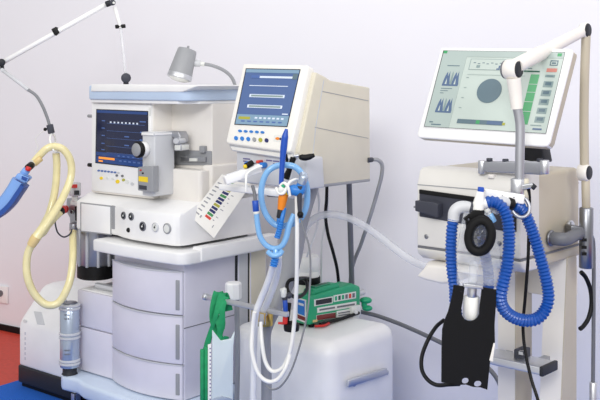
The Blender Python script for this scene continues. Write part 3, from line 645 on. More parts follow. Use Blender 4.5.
b = MB(); b.cyl(W(284, 297, 3.345), W(283.5, 288.5, 3.345), .0105, 'label_grey', 16); b.cyl(W(280.5, 290.5, 3.345), W(285.5, 289, 3.34), .007, 'label_grey', 12); b.ball(W(289, 295.5, 3.345), .011, 'slate'); b.build('stopper', v_)

# green straps draped over the rail
rp = PL(W(222, 320, 3.44), (0, -1, 0))
def ribbon(pts, w_, th, m, b, twist=0.0):
    P = catmull(pts, 6); N = len(P); rs = []
    for i, p in enumerate(P):
        d = (P[min(i + 1, N - 1)] - P[max(i - 1, 0)]).normalized(); a = twist * i / N
        x = V3((math.cos(a), math.sin(a), 0)); x = (x - d * x.dot(d)).normalized(); y = d.cross(x)
        ww = w_(i / (N - 1)) if callable(w_) else w_
        rs.append([p + x * sx * ww + y * sy * th for sx, sy in ((1, .5), (.5, 1), (-.5, 1), (-1, .5), (-1, -.5), (-.5, -1), (.5, -1), (1, -.5))])
    b.rings(rs, m)
rr_ = ra.lerp(rb, .16)
def onrail(px, dy=0, off=0): q = rz.hit(px - 1.5, 297 + (px - 208) * 17.5 / 81.5); return q + V3((0, 0, dy)) - M.v * off
o = thing('green_strap', 'crumpled green rubber straps draped over the steel rail', 'strap', onrail(222, -.16), 0)
b = MB(); ribbon([onrail(219, -.05, -.022), onrail(219.5, .016, -.006), onrail(219.5, .018, .006), onrail(218.5, -.03, .024), onrail(218, -.07, .024), onrail(221, -.11, .02), onrail(223.5, -.145, .022), onrail(226, -.16, .024)], lambda t: .0135 + .005 * math.sin(t * 9), .004, 'green_cloth', b, .8); b.build('strap', o)
b = MB(); ribbon([onrail(226, -.04, -.022), onrail(225, .017, -.006), onrail(224.5, .018, .006), onrail(224.5, -.03, .03), onrail(222, -.075, .034), onrail(218.5, -.11, .03), onrail(215.5, -.15, .03), onrail(213.5, -.185, .03), onrail(211.5, -.21, .03)], lambda t: .0125 + .004 * math.sin(t * 7 + 1), .004, 'green_cloth', b, -.9); b.build('strap', o)
b = MB(); ribbon([onrail(225, -.05, .02), onrail(226.5, -.09, .022), onrail(226, -.13, .024), onrail(229, -.15, .02), onrail(231, -.125, .016)], lambda t: .014 + .004 * math.sin(t * 11), .005, 'green_cloth', b, .5); b.build('knot', o)
b = MB(); ribbon([onrail(227.5, .016, .0), onrail(227.8, -.02, .02), onrail(227.5, -.07, .02), onrail(227, -.1, .02)], .011, .004, 'green_cloth', b, .3); b.build('strap', o)

# clear packet with green tubes hanging below
rq = PL(W(222, 360, 3.36), (.25, -1, 0))
o = thing('packed_bag', 'clear plastic packet with scale edge hanging below the green straps', 'plastic packet', W(222, 410, 3.40), 0)
b = MB(); pk = [(212.5, 330), (221, 341), (231, 339), (235, 331), (233.5, 347), (233, 404), (211.5, 404)]
b.slab(rq, pk, .012, 'frosted', .003); sh = b.build('pouch', o)
b = MB(); b.slab(rq, [(208, 345), (211.2, 344), (211.2, 403), (208, 402)], .006, 'silicone', 0, off=.001)
for i in range(14): b.decal(rq, [(209.6, 348 + i * 3.9), (210.9, 348 + i * 3.9), (210.9, 349.2 + i * 3.9), (209.6, 349.2 + i * 3.9)], 'purple_ink', .002)
b.build('scale_strip', sh)
b = MB(); b.slab(rq, [(213, 398), (222, 396), (232.5, 399), (232.5, 406), (213, 406)], .006, 'keg', .001, off=.003); b.build('lower_seal', sh)
for cx in (202.2, 206.2):
    b = MB(); b.cyl(rq.hit(cx, 349.5 - (cx - 202) * .6, -.01), rq.hit(cx, 407, -.01), .0075, 'green_cloth', 14)
    b.build('tube', o)['label'] = 'green tube'
# white capped post behind the rail
cp_ = W(233.5, 300, 3.66)
o = thing('capped_post', 'thin grey post with a white eight sided cap behind the steel rail', 'post', (cp_.x, cp_.y, .006), 0)
b = MB(); b.lathe([(.031, .628), (.032, .634), (.032, .684), (.028, .690)], (cp_.x, cp_.y, 0), (0, 0, 1), 'white', 8); b.build('cap', o, sharp=20)
b = MB(); b.tube([(cp_.x + .012, cp_.y, .632), (cp_.x + .016, cp_.y, .4), (cp_.x + .012, cp_.y, .2), (cp_.x + .012, cp_.y, .02)], .010, 'grey', 14); b.build('pole', o)
b = MB(); b.lathe([(.05, .006), (.05, .02), (.012, .03)], (cp_.x + .012, cp_.y, 0), (0, 0, 1), 'grey', 24); b.build('foot', o)

# ------------------------------------------------------------------ tubes of the bedside ventilator
o = thing('breathing_tube', 'pale blue breathing tube coiled in a ring below the tilted blue screen', 'tube', W(285, 262, 3.27), 0)
b = MB(); b.tube([W(286, 226, 3.26), W(276, 225, 3.265), W(267, 216, 3.27), (W(262, 203, 3.27)), W(261.5, 188, 3.27), W(266, 174, 3.27), W(274, 167, 3.27), W(284, 165, 3.265), W(295, 167, 3.26), W(302.5, 175, 3.26), W(307, 188, 3.26), W(306.5, 205, 3.26), W(301.5, 217, 3.26), W(293, 223.5, 3.25), W(284, 226, 3.24)], .0108, 'sky_tube', 14); b.build('coil', o)
b = MB(); b.tube([W(256.5, 213, 3.22), W(257.5, 224, 3.22), W(260, 236, 3.22), W(266, 245, 3.22), W(274, 248.5, 3.22), W(281.5, 246, 3.21), W(286, 238, 3.21), W(289, 226, 3.215), W(294, 214, 3.22)], [.0095] * 6 + [.0105, .0105, .009], 'sky_tube', 14); b.build('lower_loop', o)
b = MB(); b.cyl(W(256.4, 214, 3.22), W(256, 211, 3.22), .0105, 'label_grey', 16); b.cyl(W(256, 211.5, 3.22), W(255.2, 200.5, 3.22), .011, 'deep_blue', 18); b.tube([W(255.2, 201, 3.22), W(254.5, 193, 3.23), W(252.5, 186, 3.25)], .006, 'mid_grey', 10); b.build('end_connector', o)['label'] = 'dark blue end connector'
b = MB(); b.corrugated([W(277, 238, 3.20), W(279, 231, 3.20), W(281, 222, 3.2)], .010, 'teal_blue', .008); b.cyl(W(281, 223, 3.2), W(284.5, 208, 3.22), .0075, 'teal_blue', 12); b.build('ribbed_sleeve', o)
b = MB(); b.tube([W(268, 252, 3.215), W(273, 255.5, 3.20), W(279, 254.5, 3.20), W(282, 251, 3.21)], .009, 'sky_tube', 12); b.tube([W(276.5, 248, 3.22), W(275.5, 256, 3.215), W(274, 265, 3.215)], [.011, .013, .012], 'sky_tube', 14); b.corrugated([W(275.5, 258, 3.213), W(273.5, 266, 3.213)], .013, 'teal_blue', .009); b.build('y_joint', o)
# blue rod
b = MB(); b.tube([W(286.5, 129, 3.22), W(285, 137, 3.22), W(283.8, 147, 3.22), W(282.6, 160, 3.22), W(281.6, 175, 3.22), W(281, 189, 3.22)], [.005, .0115, .012, .0095, .0085, .008], 'deep_blue', 14, up=(0, 1, 0))
b.build('blue_probe', None, 'thin dark blue probe standing in front of the tilted blue screen corner', 'probe')
# orange flow sensor
o = thing('flow_sensor', 'orange and black flow sensor hanging inside the pale blue tube ring', 'sensor', W(281, 222, 3.22), 0)
b = MB(); b.tube([W(285, 192.5, 3.22), W(283, 198, 3.22), W(281, 209.5, 3.22)], [.0145, .0165, .0125], 'orange', 16); b.build('sensor_body', o)
b = MB(); b.cyl(W(281, 209, 3.22), W(279.6, 218, 3.22), .0115, 'dark_grey', 16); b.cyl(W(279.6, 217.5, 3.22), W(278.6, 224, 3.22), .0085, 'teal_blue', 16); b.build('sensor_tip', o)
b = MB(); b.tube([W(276, 188, 3.21), W(279, 193, 3.20), W(283.5, 193, 3.195), W(287, 187, 3.2), (W(290, 182, 3.21)), W(296, 179.5, 3.23), W(301, 181, 3.24)], .0055, 'silicone', 10); b.tube([W(280, 186, 3.21), W(284, 183, 3.2), W(288, 187, 3.19), W(290, 196, 3.195)], .005, 'silicone', 10); b.ball(W(281.5, 190, 3.20), (.012, .01, .014), 'label_grey'); b.ball(W(283, 186.5, 3.2), .007, 'green'); b.build('clip_lead', o)
# blue elbow connector
o = thing('elbow_connector', 'bright blue elbow connector with yellow ring beside the orange sensor', 'connector', W(296, 196, 3.22), 0)
b = MB(); b.tube([W(288, 191.5, 3.215), W(294, 190, 3.21), W(299, 190.5, 3.21), (W(301, 186, 3.215)), W(302.5, 179, 3.22)], [.015, .019, .02, .017, .013], 'teal_blue', 16); b.build('elbow', o)
b = MB(); b.cyl(W(285.5, 191.8, 3.217), W(289, 191.3, 3.214), .0135, 'yellow', 16); b.build('ring', o)
b = MB(); b.tube([W(301, 184, 3.21), W(303.5, 178, 3.21), W(303, 173.5, 3.22)], [.014, .016, .013], 'keg', 14); b.build('glass_cuff', o)
b = MB(); b.tube([W(300, 186, 3.2), W(299.5, 200, 3.2), W(299.8, 210, 3.2), W(300.8, 218, 3.2)], [.009, .0085, .007, .009], 'slate', 12); b.ball(W(300.3, 214.5, 3.195), .011, 'black'); b.build('cable_boot', o)
# grey lead from the connector
b = MB(); b.tube([W(300.8, 219, 3.2), W(304, 230, 3.2), W(308.5, 244, 3.2), W(310.3, 260, 3.2), W(310, 285, 3.2), W(307, 315, 3.2), W(300, 345, 3.2), W(291, 371, 3.21), W(281, 386, 3.23), W(272, 389.5, 3.25), W(266, 386, 3.27)], .0032, 'cable_grey', 10)
b.build('sensor_cable', None, 'thin grey cable hanging from the blue elbow connector past the cart corner', 'cable')
# cream tube and white loops
b = MB(); b.tube([W(296.5, 194, 3.215), W(297, 215, 3.215), W(297, 250, 3.22), W(296.5, 285, 3.25), W(294.5, 320, 3.29), W(291, 347, 3.29), W(284, 366, 3.29), W(273, 371.5, 3.30), W(265.5, 362, 3.31), W(262, 343, 3.32), W(260.5, 322, 3.35)], [.0072] * 11, 'silicone', 12)
b.build('white_hose', None, 'slim white hose from the blue elbow hanging in the shorter loop before the stand', 'hose')
b = MB(); b.tube([W(280, 257, 3.24), W(283, 262, 3.24), W(281.5, 275, 3.25)], .004, 'silicone', 8)
b = MB(); b.tube([W(291.8, 328.5, 3.36), W(292, 336, 3.34), W(290.5, 350, 3.30), W(286, 367, 3.27), (W(278, 379, 3.27)), W(268, 381.5, 3.28), W(258, 373, 3.29), W(252, 352, 3.30), W(252.5, 330, 3.31), W(254.5, 312, 3.30)], .0075, 'silicone', 12)
b.build('white_hose', None, 'longer white hose hanging in the lowest loop before the grey stand', 'hose')
b = MB(); b.tube([W(273.5, 263, 3.215), W(270.5, 274, 3.25), W(266, 287, 3.28), W(260.5, 300, 3.31), W(256, 313, 3.33), W(254.3, 335, 3.36), W(253.5, 370, 3.38), W(253, 408, 3.38)], .0115, 'hose_white', 16)
b.build('thick_hose', None, 'thick white hose running from the blue joint down along the outside of the grey stand', 'hose')
b = MB(); b.tube([W(278.5, 256, 3.27), W(278, 268, 3.30), W(275, 282, 3.33), W(269.5, 297, 3.36), W(265, 308, 3.39), W(263.8, 314, 3.405)], .0125, 'hose_white', 16)
b.build('thick_hose', None, 'thick white hose slanting from the blue coil into the brass clamp', 'hose')

# cables behind the bedside ventilator
def cable(name, pts, r, m, lab, cat='cable', n=10):
    b = MB(); b.tube([W(*p) for p in pts], r, m, n); return b.build(name, None, lab, cat)
cable('power_cable', [(327, 183, 3.86), (326.5, 200, 3.87), (325.5, 216, 3.88), (328, 234, 3.89), (333, 252, 3.90), (337.5, 272, 4.0), (339, 300, 4.04), (339, 380, 4.06)], .0068, 'black', 'black cable hanging from the cream ventilator body behind the green ventilator')
cable('gas_hose', [(349, 181.5, 3.86), (349.5, 200, 3.88), (350.5, 235, 3.9), (351.5, 270, 4.0), (352, 300, 4.05), (352, 380, 4.07)], .0115, 'mid_grey', 'thick dark grey hose hanging straight down from the cream ventilator body', 'hose', 12)
cable('signal_cable', [(372.5, 159.5, 3.8), (378, 160, 3.8), (382, 165, 3.81), (381.5, 176, 3.82), (376, 197, 3.85), (369, 220, 3.88), (361, 244, 3.98), (354, 262, 4.07), (350.5, 280, 4.11), (350, 330, 4.13), (350, 380, 4.12)], .0082, 'grey', 'grey cable bowing out from the side port of the cream ventilator body')
cable('thin_line', [(317, 187, 3.8), (319, 205, 3.8), (316, 230, 3.8), (309, 250, 3.8), (307, 256.5, 3.82)], .004, 'hose_white', 'thin white line dropping from the cream ventilator to the humidifier bottle', 'tube')
cable('thin_line', [(327.5, 186, 3.92), (327, 215, 3.94), (322, 240, 3.96), (321, 270, 4.0), (321, 330, 4.05)], .0045, 'hose_white', 'thin white line beside the black power cable', 'tube')
b = MB(); b.tube([W(300, 246, 3.72), W(304, 232, 3.72), W(310, 222, 3.72), W(320, 216, 3.72), W(332, 214.3, 3.72), W(346, 217, 3.72), W(362, 224.5, 3.71), W(380, 237, 3.7), W(398, 251, 3.65), W(415, 262, 3.6), W(440, 272, 3.5)], .0145, 'frosted_tube', 14)
b.build('ventilator_hose', None, 'frosted white hose arching across from the pedestal towards the cream trolley ventilator', 'hose')
cable('mains_lead', [(357, 311, 4.03), (366, 313, 4.03), (378, 316, 4.0), (400, 324, 3.9), (425, 335, 3.75), (450, 347, 3.6), (480, 361, 3.45), (500, 385, 3.4), (502, 420, 3.4)], .0085, 'mid_grey', 'dark grey mains lead stretched from the green ventilator towards the trolley')

# ------------------------------------------------------------------ TROLLEY VENTILATOR
T = Fr(.614, 2.65, -42)
tv = thing('trolley_ventilator', 'cream trolley ventilator with wide touch screen monitor and blue corrugated hoses', 'ventilator', T.p(-.16, .22, 0), T.yaw)
b = MB(); b.prof(T, [(.03, .963), (.03, 1.185), (.06, 1.197), (.36, 1.197), (.372, 1.18), (.372, .94), (.04, .94)], -.346, -.001, 'beige', .012, 4)
b.prof(T, [(.05, .925), (.05, .957), (.372, .957), (.372, .925)], -.349, .001, 'beige', .008); bd = b.build('body', tv)
b = MB(); b.prof(T, [(0, .963), (0, 1.150), (.014, 1.190), (.024, 1.198), (.055, 1.2005), (.112, 1.1995), (.112, .963)], -.348, .0005, 'ivory', .004, 3)
b.prof(T, [(.006, .938), (-.002, .957), (.112, .957), (.112, .922), (.03, .922)], -.3505, .002, 'ivory', .006, 4); b.build('front_cover', tv)
b = MB(); b.box(T, -.346, -.002, -.0012, .37, 1.147, 1.1495, 'grey'); b.box(T, -.346, .0012, .0, .37, .957, .963, 'mid_grey'); b.build('seam', bd)
fp = T.pv(0)
b = MB(); b.slab(fp, [(419, 189.5), (514, 202.5), (514, 233), (419, 216.5)], .012, 'slate', .003, off=.004); pn = b.build('dark_panel', bd)
b = MB(); b.slab(fp, [(419, 189.5), (514, 202.5), (514, 207), (419, 193.5)], .008, 'black', .001, off=.007); b.build('slot', pn)
b = MB(); b.slab(T.pv(-.012), [(414.8, 200.5), (432.8, 202.5), (437.5, 204.2), (437.5, 217.5), (432.8, 216.5), (414.8, 211)], .03, 'slate', .003, off=.02); b.slab(T.pv(-.012), [(413.5, 206), (415.5, 206), (415.5, 208), (413.5, 208)], .01, 'grey', .001, off=.008); b.build('module', pn)
for x, y in ((426.5, 236.5), (499.5, 243.5)):
    b = MB(); c = fp.hit(x, y); b.lathe([(.007, -.002), (.007, .002), (.004, .004)], c, fp.n, 'dark_steel', 16); b.build('screw', bd)
b = MB(); c = fp.hit(515, 222, .002); b.slab(fp, [(512, 212), (516, 213), (516, 232), (512, 231)], .004, 'dark_grey', 0, off=.003); b.build('slot', bd)
# lower drawer / tray
b = MB(); b.prof(T, [(.01, .90), (.03, .915), (.25, .915), (.25, .885), (.08, .88)], -.33, -.12, 'cream', .008); b.build('underbody', tv)
b = MB(); b.slab(T.pv(-.03), [(415.5, 276.5), (420.5, 271.5), (426, 264.5), (446, 266.5), (452, 283.5), (440, 284), (424, 280)], .16, 'cream', .008); b.build('drawer', tv)
# legs and shelf
def leg(u0, u1, v0, v1, lean):
    b = MB(); zt_ = .93
    top = [T.p(u0, v0 - lean, zt_), T.p(u1, v0 - lean, zt_), T.p(u1, v1, zt_), T.p(u0, v1, zt_)]
    bot = [T.p(u0, v0 - .0, .1), T.p(u1, v0 - .0, .1), T.p(u1, v1, .1), T.p(u0, v1, .1)]
    b.rings([bot, top], 'cream'); e = T.u * .003
    b.solid([bot[1] - T.v * .0005, bot[2], top[2], top[1] - T.v * .0005], e, 'beige'); return b.build('leg', tv, sharp=20)
vl = T.vof(558, 0)
leg(T.uof(534, vl) + .01, 0, vl - .02, vl + .115, -.075)
leg(T.uof(498, vl), T.uof(515, vl), vl, vl + .1, -.0)
b = MB(); b.box(T, -.345, .0, .30, .36, .80, .90, 'cream', .008); b.build('cross_brace', tv)
pl = T.pv(.19)
b = MB(); b.box(T, -.36, .06, .02, .46, .06, .11, 'cream_dark', .015); bs = b.build('base', tv)
for u in (-.33, .03):
    for v in (.04, .43):
        b = MB(); c = T.p(u, v, .035); b.cyl(c - T.u * .012, c + T.u * .012, .035, 'dark_grey'); b.bar(c, c + V3((0, 0, .04)), .014, .02, 'steel', .002, up=T.u); b.build('caster', bs)
us_ = T.uof(540, .115)
b = MB(); b.box(T, -.33, us_, .115, .205, .613, .637, 'steel', .004); b.box(T, -.17, -.15, .20, vl + .03, .615, .632, 'alu'); b.box(T, -.06, -.04, .20, vl + .03, .615, .632, 'alu'); sh = b.build('shelf', tv)
b = MB(); b.box(T, us_ - .002, us_ + .01, .113, .207, .611, .639, 'dark_grey', .003); b.build('end_cap', sh)
b = MB(); q = PL(T.p(0, .15, 0), -T.v); b.slab(q, [(513.5, 349), (522.5, 350.5), (522.5, 364.5), (513.5, 362.5)], .05, 'slate', .004); b.slab(q, [(518, 350.5), (523.5, 351.5), (523.5, 356), (518, 355)], .02, 'steel', .002, off=.006); b.build('connector_block', sh)
# monitor
mt = math.radians(17); myaw = math.radians(-40)
mv = V3((-math.sin(myaw), math.cos(myaw), 0))
mp2 = PL(W(490, 140, 2.72), -mv * math.cos(mt) + V3((0, 0, math.sin(mt))))
mpoly = [(441, 47.5), (569, 48.6), (572.5, 50), (572, 54), (549.5, 142), (546.5, 146.2), (542, 146.5), (418.5, 137.5), (417, 134)]
b = MB(); b.slab(mp2, mpoly, .012, 'white', .004); b.slab(mp2, mpoly, .036, 'beige', .004, off=-.0115); mo = b.build('monitor', tv)
b = MB(); b.slab(mp2, [(443, 50), (566, 51.5), (546.5, 134.5), (423, 127.3)], .004, 'white', .0015, off=.0022); bz = b.build('bezel', mo)
mq = Q((444, 50.6), (564.8, 52.4), (545.5, 133.2), (424.4, 126.2))
b = MB(); b.slab(mp2, [(443.4, 50.3), (565.3, 52), (546, 133.7), (423.8, 126.6)], .003, 'dark_grey', 0, off=.003); b.slab(mp2, mq.rect(0, 0, 1, 1), .003, 'scr_mint', 0, off=.004); sn = b.build('screen', mo)
b = MB(); L1, L2 = .0052, .0058
b.decal(mp2, mq.rect(0, 0, 1, .075), 'scr_mint_lo', L1); b.decal(mp2, mq.rect(0, .075, .2, 1), 'scr_mint_lo', L1)
b.decal(mp2, mq.rect(.0, .0, .03, .035), 'scr_green', L2); b.decal(mp2, mq.rect(.945, .012, .98, .05), 'scr_green', L2)
b.decal(mp2, mq.rect(.24, .10, .63, .24), 'scr_key', L1); b.decal(mp2, mq.rect(.245, .105, .625, .235), 'scr_mint', L1 + .0004)
for i in range(9): b.decal(mp2, mq.rect(.27 + i * .036, .145 + .012 * (i % 2), .29 + i * .036, .155 + .012 * (i % 2)), 'scr_slate', L2)
b.decal(mp2, mq.rect(.3, .18, .33, .215), 'scr_key', L2)
for i in range(10): b.decal(mp2, mq.rect(.47 + i * .014, .215 - .035 * abs(math.sin(i * 1.9)), .482 + i * .014, .235), 'scr_line', L2)
b.decal(mp2, mq.rect(.06, .19, .16, .2), 'scr_slate', L2); 
for (t0_, hgt) in ((.27, .17), (.62, .17)):
    b.decal(mp2, mq.rect(.055, t0_ + hgt, .185, t0_ + hgt + .02), 'scr_line', L2)
    for a0, a1, dark in ((.055, .115, 0), (.128, .188, 1)):
        pts = [mq(a0, t0_ + hgt), mq(a0 + .008, t0_ + .08), mq(a0 + .018, t0_ + .02), mq(a0 + .025, t0_ + .01), mq(a0 + .032, t0_ + .07), mq(a0 + .042, t0_), mq(a0 + .05, t0_ + .09), mq(a1, t0_ + hgt)]
        b.decal(mp2, pts, 'scr_line', L2); b.decal(mp2, [mq(a0 + .02, t0_ + hgt * .98), mq(a0 + .028, t0_ + .09), mq(a0 + .034, t0_ + hgt * .98)], 'scr_mint', L2 + .0004)
    b.decal(mp2, [mq(.112, t0_ + hgt), mq(.118, t0_ + .02), mq(.122, t0_), mq(.128, t0_ + .03), mq(.132, t0_ + hgt)], 'scr_key', L2)
for t in (.49, .52, .55): b.decal(mp2, mq.rect(.055, t, .055 + .09 - (t - .49), t + .008), 'scr_slate', L2)
b.decal(mp2, mq.rect(.03, .93, .06, .945), 'scr_slate', L2); b.decal(mp2, mq.rect(.05, .96, .13, .975), 'scr_slate', L2)
for t in (.34, .47, .6, .73): b.decal(mp2, mq.rect(.24, t, .26, t + .006), 'scr_key', L2)
b.decal(mp2, mq.rect(.24, .3, .72, .304), 'scr_mint_lo', L2)
b.decal(mp2, mq.ell(.455, .505, .1, .155, 32), 'scr_slate', L2)
b.decal(mp2, mq.rect(.255, .88, .63, .935), 'scr_slate', L2); b.decal(mp2, mq.rect(.41, .885, .44, .93), 'scr_green', L2 + .0004); b.decal(mp2, mq.rect(.5, .885, .62, .93), 'scr_line', L2 + .0004); b.decal(mp2, mq.rect(.63, .9, .65, .93), 'olive_ink', L2)
b.decal(mp2, mq.rect(.765, .28, .835, .905), 'scr_green', L1)
for t in (.40, .5, .62, .74): b.decal(mp2, mq.rect(.765, t, .835, t + .006), 'scr_mint', L2)
b.decal(mp2, mq.rect(.70, .235, .83, .25), 'green_dark', L2); b.decal(mp2, mq.rect(.73, .20, .76, .21), 'scr_slate', L2)
b.decal(mp2, mq.rect(.90, .10, .965, .165), 'scr_slate', L1); b.decal(mp2, mq.rect(.908, .115, .957, .155), 'scr_mint', L2); b.decal(mp2, mq.rect(.915, .125, .95, .145), 'scr_slate', L2 + .0004)
b.decal(mp2, mq.rect(.885, .2, .97, .245), 'scr_red', L1)
for i, t in enumerate((.28, .36, .47, .58, .69, .80)): b.decal(mp2, mq.rect(.885, t, .965, t + (.03 if i == 0 else .075)), 'scr_key', L1); b.decal(mp2, mq.rect(.9, t + .012, .95, t + (.018 if i == 0 else .05)), 'scr_slate', L2)
b.decal(mp2, mq.rect(.885, .945, .96, .965), 'scr_line', L2); b.decal(mp2, mq.rect(.86, .905, .95, .915), 'scr_key', L2)
b.build('display_graphics', sn)
b = MB(); b.slab(T.pv(.16), [(521, 138), (541, 141), (545, 163), (519, 160)], .05, 'dark_grey', .006); b.build('monitor_neck', tv)
# chrome clamp rail on the top
tp = T.pv(.02)
b = MB(); b.slab(tp, [(481.5, 161.5), (545.5, 161.5), (545.5, 174), (540, 175), (486, 172), (481.5, 170.5)], .022, 'alu', .004, off=.02)
for x in (482.5, 544.5): q = tp.hit(x, 167, .01); b.cyl(q - V3((0, 0, .019)), q + V3((0, 0, .019)), .013, 'steel', 20)
q = tp.hit(492, 174, .005); b.cyl(q - V3((0, 0, .012)), q, .012, 'cream', 16)
cr = b.build('clamp_rail', tv)
for x, y in ((489.5, 160.2), (505.5, 161), (540, 160.8)):
    b = MB(); q = tp.hit(x, y, .01); b.cyl(q - V3((0, 0, .004)), q + V3((0, 0, .006)), .009, 'slate', 16); b.build('bolt', cr)

# support arm of the trolley ventilator
AXJ = V3((.75, -.66, 0))
o = thing('circuit_support', 'cream jointed arm reaching from the trolley side over the touch screen monitor', 'support arm', T.p(.06, .2, .9), 0)
Ys = 2.84
b = MB(); q = T.pu(.002).hit(550, 238); b.cyl(q, q + T.u * .008, .024, 'dark_steel', 24); e = W(583, 232, Ys)
b.tube([q, q + T.u * .03, q + T.u * .045 + T.v * .02, q.lerp(e, .75) + T.u * .008, e], .015, 'mid_grey', 12, flat=1.3)
b.slab(PL(W(577, 233, Ys - .03), (.2, -1, 0)), [(571, 225.5), (583, 227), (583, 240), (571, 238.5)], .04, 'dark_steel', .004); b.build('bracket', o)
b = MB(); q2 = T.pu(.002).hit(568.5, 228); b.cyl(q2, q2 + T.u * .012, .024, 'steel', 24); b.build('mount_disc', o)
b = MB(); b.cyl(W(586, 268, Ys), W(586.4, 207.5, Ys), .0205, 'dark_steel', 24, .002); sl_ = b.build('sleeve', o)
b = MB()
for y in (238.5, 246, 252.5): b.slab(PL(W(585, 240, Ys - .0205), (.1, -1, 0)), [(582, y), (589, y), (589, y + 3), (582, y + 3)], .004, 'black', 0)
b.build('slot', sl_)
b = MB(); b.cyl(W(586.2, 209, Ys), W(585.6, 178, Ys), .0125, 'beige', 20); b.build('lower_tube', o)
q = W(584, 172.5, Ys); b = MB(); b.cyl(q - AXJ * .015, q + AXJ * .016, .0255, 'cream', 28); b.cyl(q + AXJ * .012, q + AXJ * .0185, .021, 'dark_grey', 26); b.build('middle_joint', o)
b = MB(); b.tube([W(584.5, 168, Ys), W(584, 120, Ys), W(584.5, 80, Ys), W(586, 36, Ys)], .0135, 'beige', 20); b.build('upper_tube', o)
q = W(584.5, 30.5, Ys); b = MB(); b.cyl(q - AXJ * .01, q + AXJ * .011, .0235, 'cream', 28); b.cyl(q + AXJ * .008, q + AXJ * .014, .021, 'dark_grey', 26); b.build('upper_joint', o)
b = MB(); e0, e1 = W(583, 31, Ys - .0), W(516, 66, 2.58); b.tube([e0, e0.lerp(e1, .35), e0.lerp(e1, .62), e0.lerp(e1, .64), e1], [.0165, .018, .0185, .021, .021], 'cream', 22, smooth=False); b.build('boom', o)
q = W(512, 69.5, 2.58); b = MB(); b.cyl(q - AXJ * .018, q + AXJ * .02, .0275, 'cream', 30); b.cyl(q + AXJ * .017, q + AXJ * .0235, .0225, 'dark_grey', 28); b.cyl(q - AXJ * .024, q - AXJ * .0165, .025, 'mid_grey', 28); b.build('end_joint', o)
b = MB(); b.tube([W(513.5, 78, 2.575), W(515.5, 94, 2.58), W(517, 109, 2.58)], [.0195, .0175, .0155], 'cream', 20); b.build('drop_sleeve', o)
b = MB(); b.tube([W(517, 107, 2.58), W(519.2, 118, 2.58), W(520.2, 130, 2.58), W(519.8, 160, 2.58), W(519.5, 192, 2.58)], .0128, 'alu', 18); b.build('metal_tube', o)
b = MB(); b.cyl(W(517.6, 178.5, 2.58), W(517.4, 197, 2.58), .0185, 'steel', 22); b.cyl(W(524.5, 178.5, 2.585), W(524.3, 200, 2.585), .012, 'cream_dark', 20); b.bar(W(521, 187, 2.57), W(533, 185.5, 2.57), .012, .014, 'grey', .003); b.cyl(W(531.5, 188.5, 2.57), W(534.8, 184.5, 2.57), .008, 'dark_grey', 14); ht = b.build('hose_tray', o)
b = MB(); b.bar(W(484.5, 193.5, 2.55), W(524, 199.5, 2.55), .012, .026, 'white', .003); b.slab(PL(W(503, 197, 2.543), (0, -1, 0)), ell(502.5, 196, .8, .8, 8), .003, 'grey'); b.slab(PL(W(503, 197, 2.543), (0, -1, 0)), ell(514, 197.5, .8, .8, 8), .003, 'grey'); b.build('holder_plate', ht)
b = MB(); cen = W(520.5, 207, 2.56); N = 16
b.tube([cen + V3((math.cos(2 * PI * i / N) * .024, math.sin(2 * PI * i / N) * .012, math.sin(2 * PI * i / N) * .026)) for i in range(N)], .0052, 'alu', 12, per=3, closed=True); b.build('hose_ring', ht)

# cables at the right of the trolley
o = thing('sleeved_cable', 'grey cable with a steel end sleeve hanging outside the trolley beside the arm', 'cable', W(594, 405, 2.95), 0)
b = MB(); b.tube([W(588, 232, 2.9), W(591.5, 236, 2.93), W(593.5, 246, 2.95), W(593.8, 280, 2.95), W(593.5, 330, 2.95), W(593, 382, 2.95)], .0062, 'mid_grey', 12); b.build('cord', o)
b = MB(); b.cyl(W(593.2, 382, 2.95), W(593, 440, 2.95), .0115, 'steel', 18); b.build('end_sleeve', o)
cable('black_lead', [(581, 272, 2.93), (586, 278, 2.94), (590.5, 290, 2.95), (591.5, 305, 2.95), (588.5, 318, 2.94), (583.5, 326, 2.93), (580, 329, 2.92)], .007, 'black', 'short black cable loop at the outer edge of the trolley leg')
cable('hanging_lead', [(528.5, 187, 2.57), (529.5, 200, 2.585), (529, 225, 2.59), (528, 260, 2.585), (525, 300, 2.60), (523, 325, 2.60), (525, 350, 2.59), (531, 378, 2.57), (538, 400, 2.545), (545, 425, 2.54)], .0046, 'black', 'long thin black cable hanging from the arm past the steel shelf')
cable('black_lead', [(444, 320, 2.62), (436, 327, 2.6), (428, 340, 2.58), (422, 356, 2.57), (422, 370, 2.56), (428, 380, 2.55), (437, 385, 2.54), (449, 384.5, 2.53), (460, 384, 2.53)], .0055, 'black', 'black cable bowing out from behind the black test plate')

# blue corrugated hoses
RB = .0155
o = thing('corrugated_hose', 'blue corrugated hose in a big loop beside the black mask and the trolley leg', 'hose', W(527, 328, 2.53), 0)
b = MB(); b.corrugated([W(484.5, 203.5, 2.53), W(489, 202, 2.525), W(496.5, 203, 2.52), W(504, 210, 2.515), W(508.3, 224, 2.51), W(509, 245, 2.505), W(507, 266, 2.50), W(503, 284, 2.495), W(500.5, 298, 2.50), W(504, 309, 2.51), W(513, 317, 2.52), W(525, 320.5, 2.53), W(537, 318.5, 2.54), W(545.5, 309, 2.55), W(548.5, 296, 2.555), W(546, 279, 2.56), W(540.5, 258, 2.565), W(534, 236, 2.57), W(527.5, 219, 2.57), W(521, 208.5, 2.565), W(513.5, 204.5, 2.555)], RB, 'hose_blue'); b.build('hose', o)
b = MB(); b.cyl(W(512.5, 204, 2.552), W(507, 203, 2.545), .0165, 'black', 20); b.build('cuff', o)
b = MB(); b.tube([W(508, 203.2, 2.545), W(502, 202, 2.54), W(497.5, 206, 2.545), W(494, 212, 2.55)], [.014, .0155, .0145, .012], 'light_grey', 16); b.build('white_elbow', o)
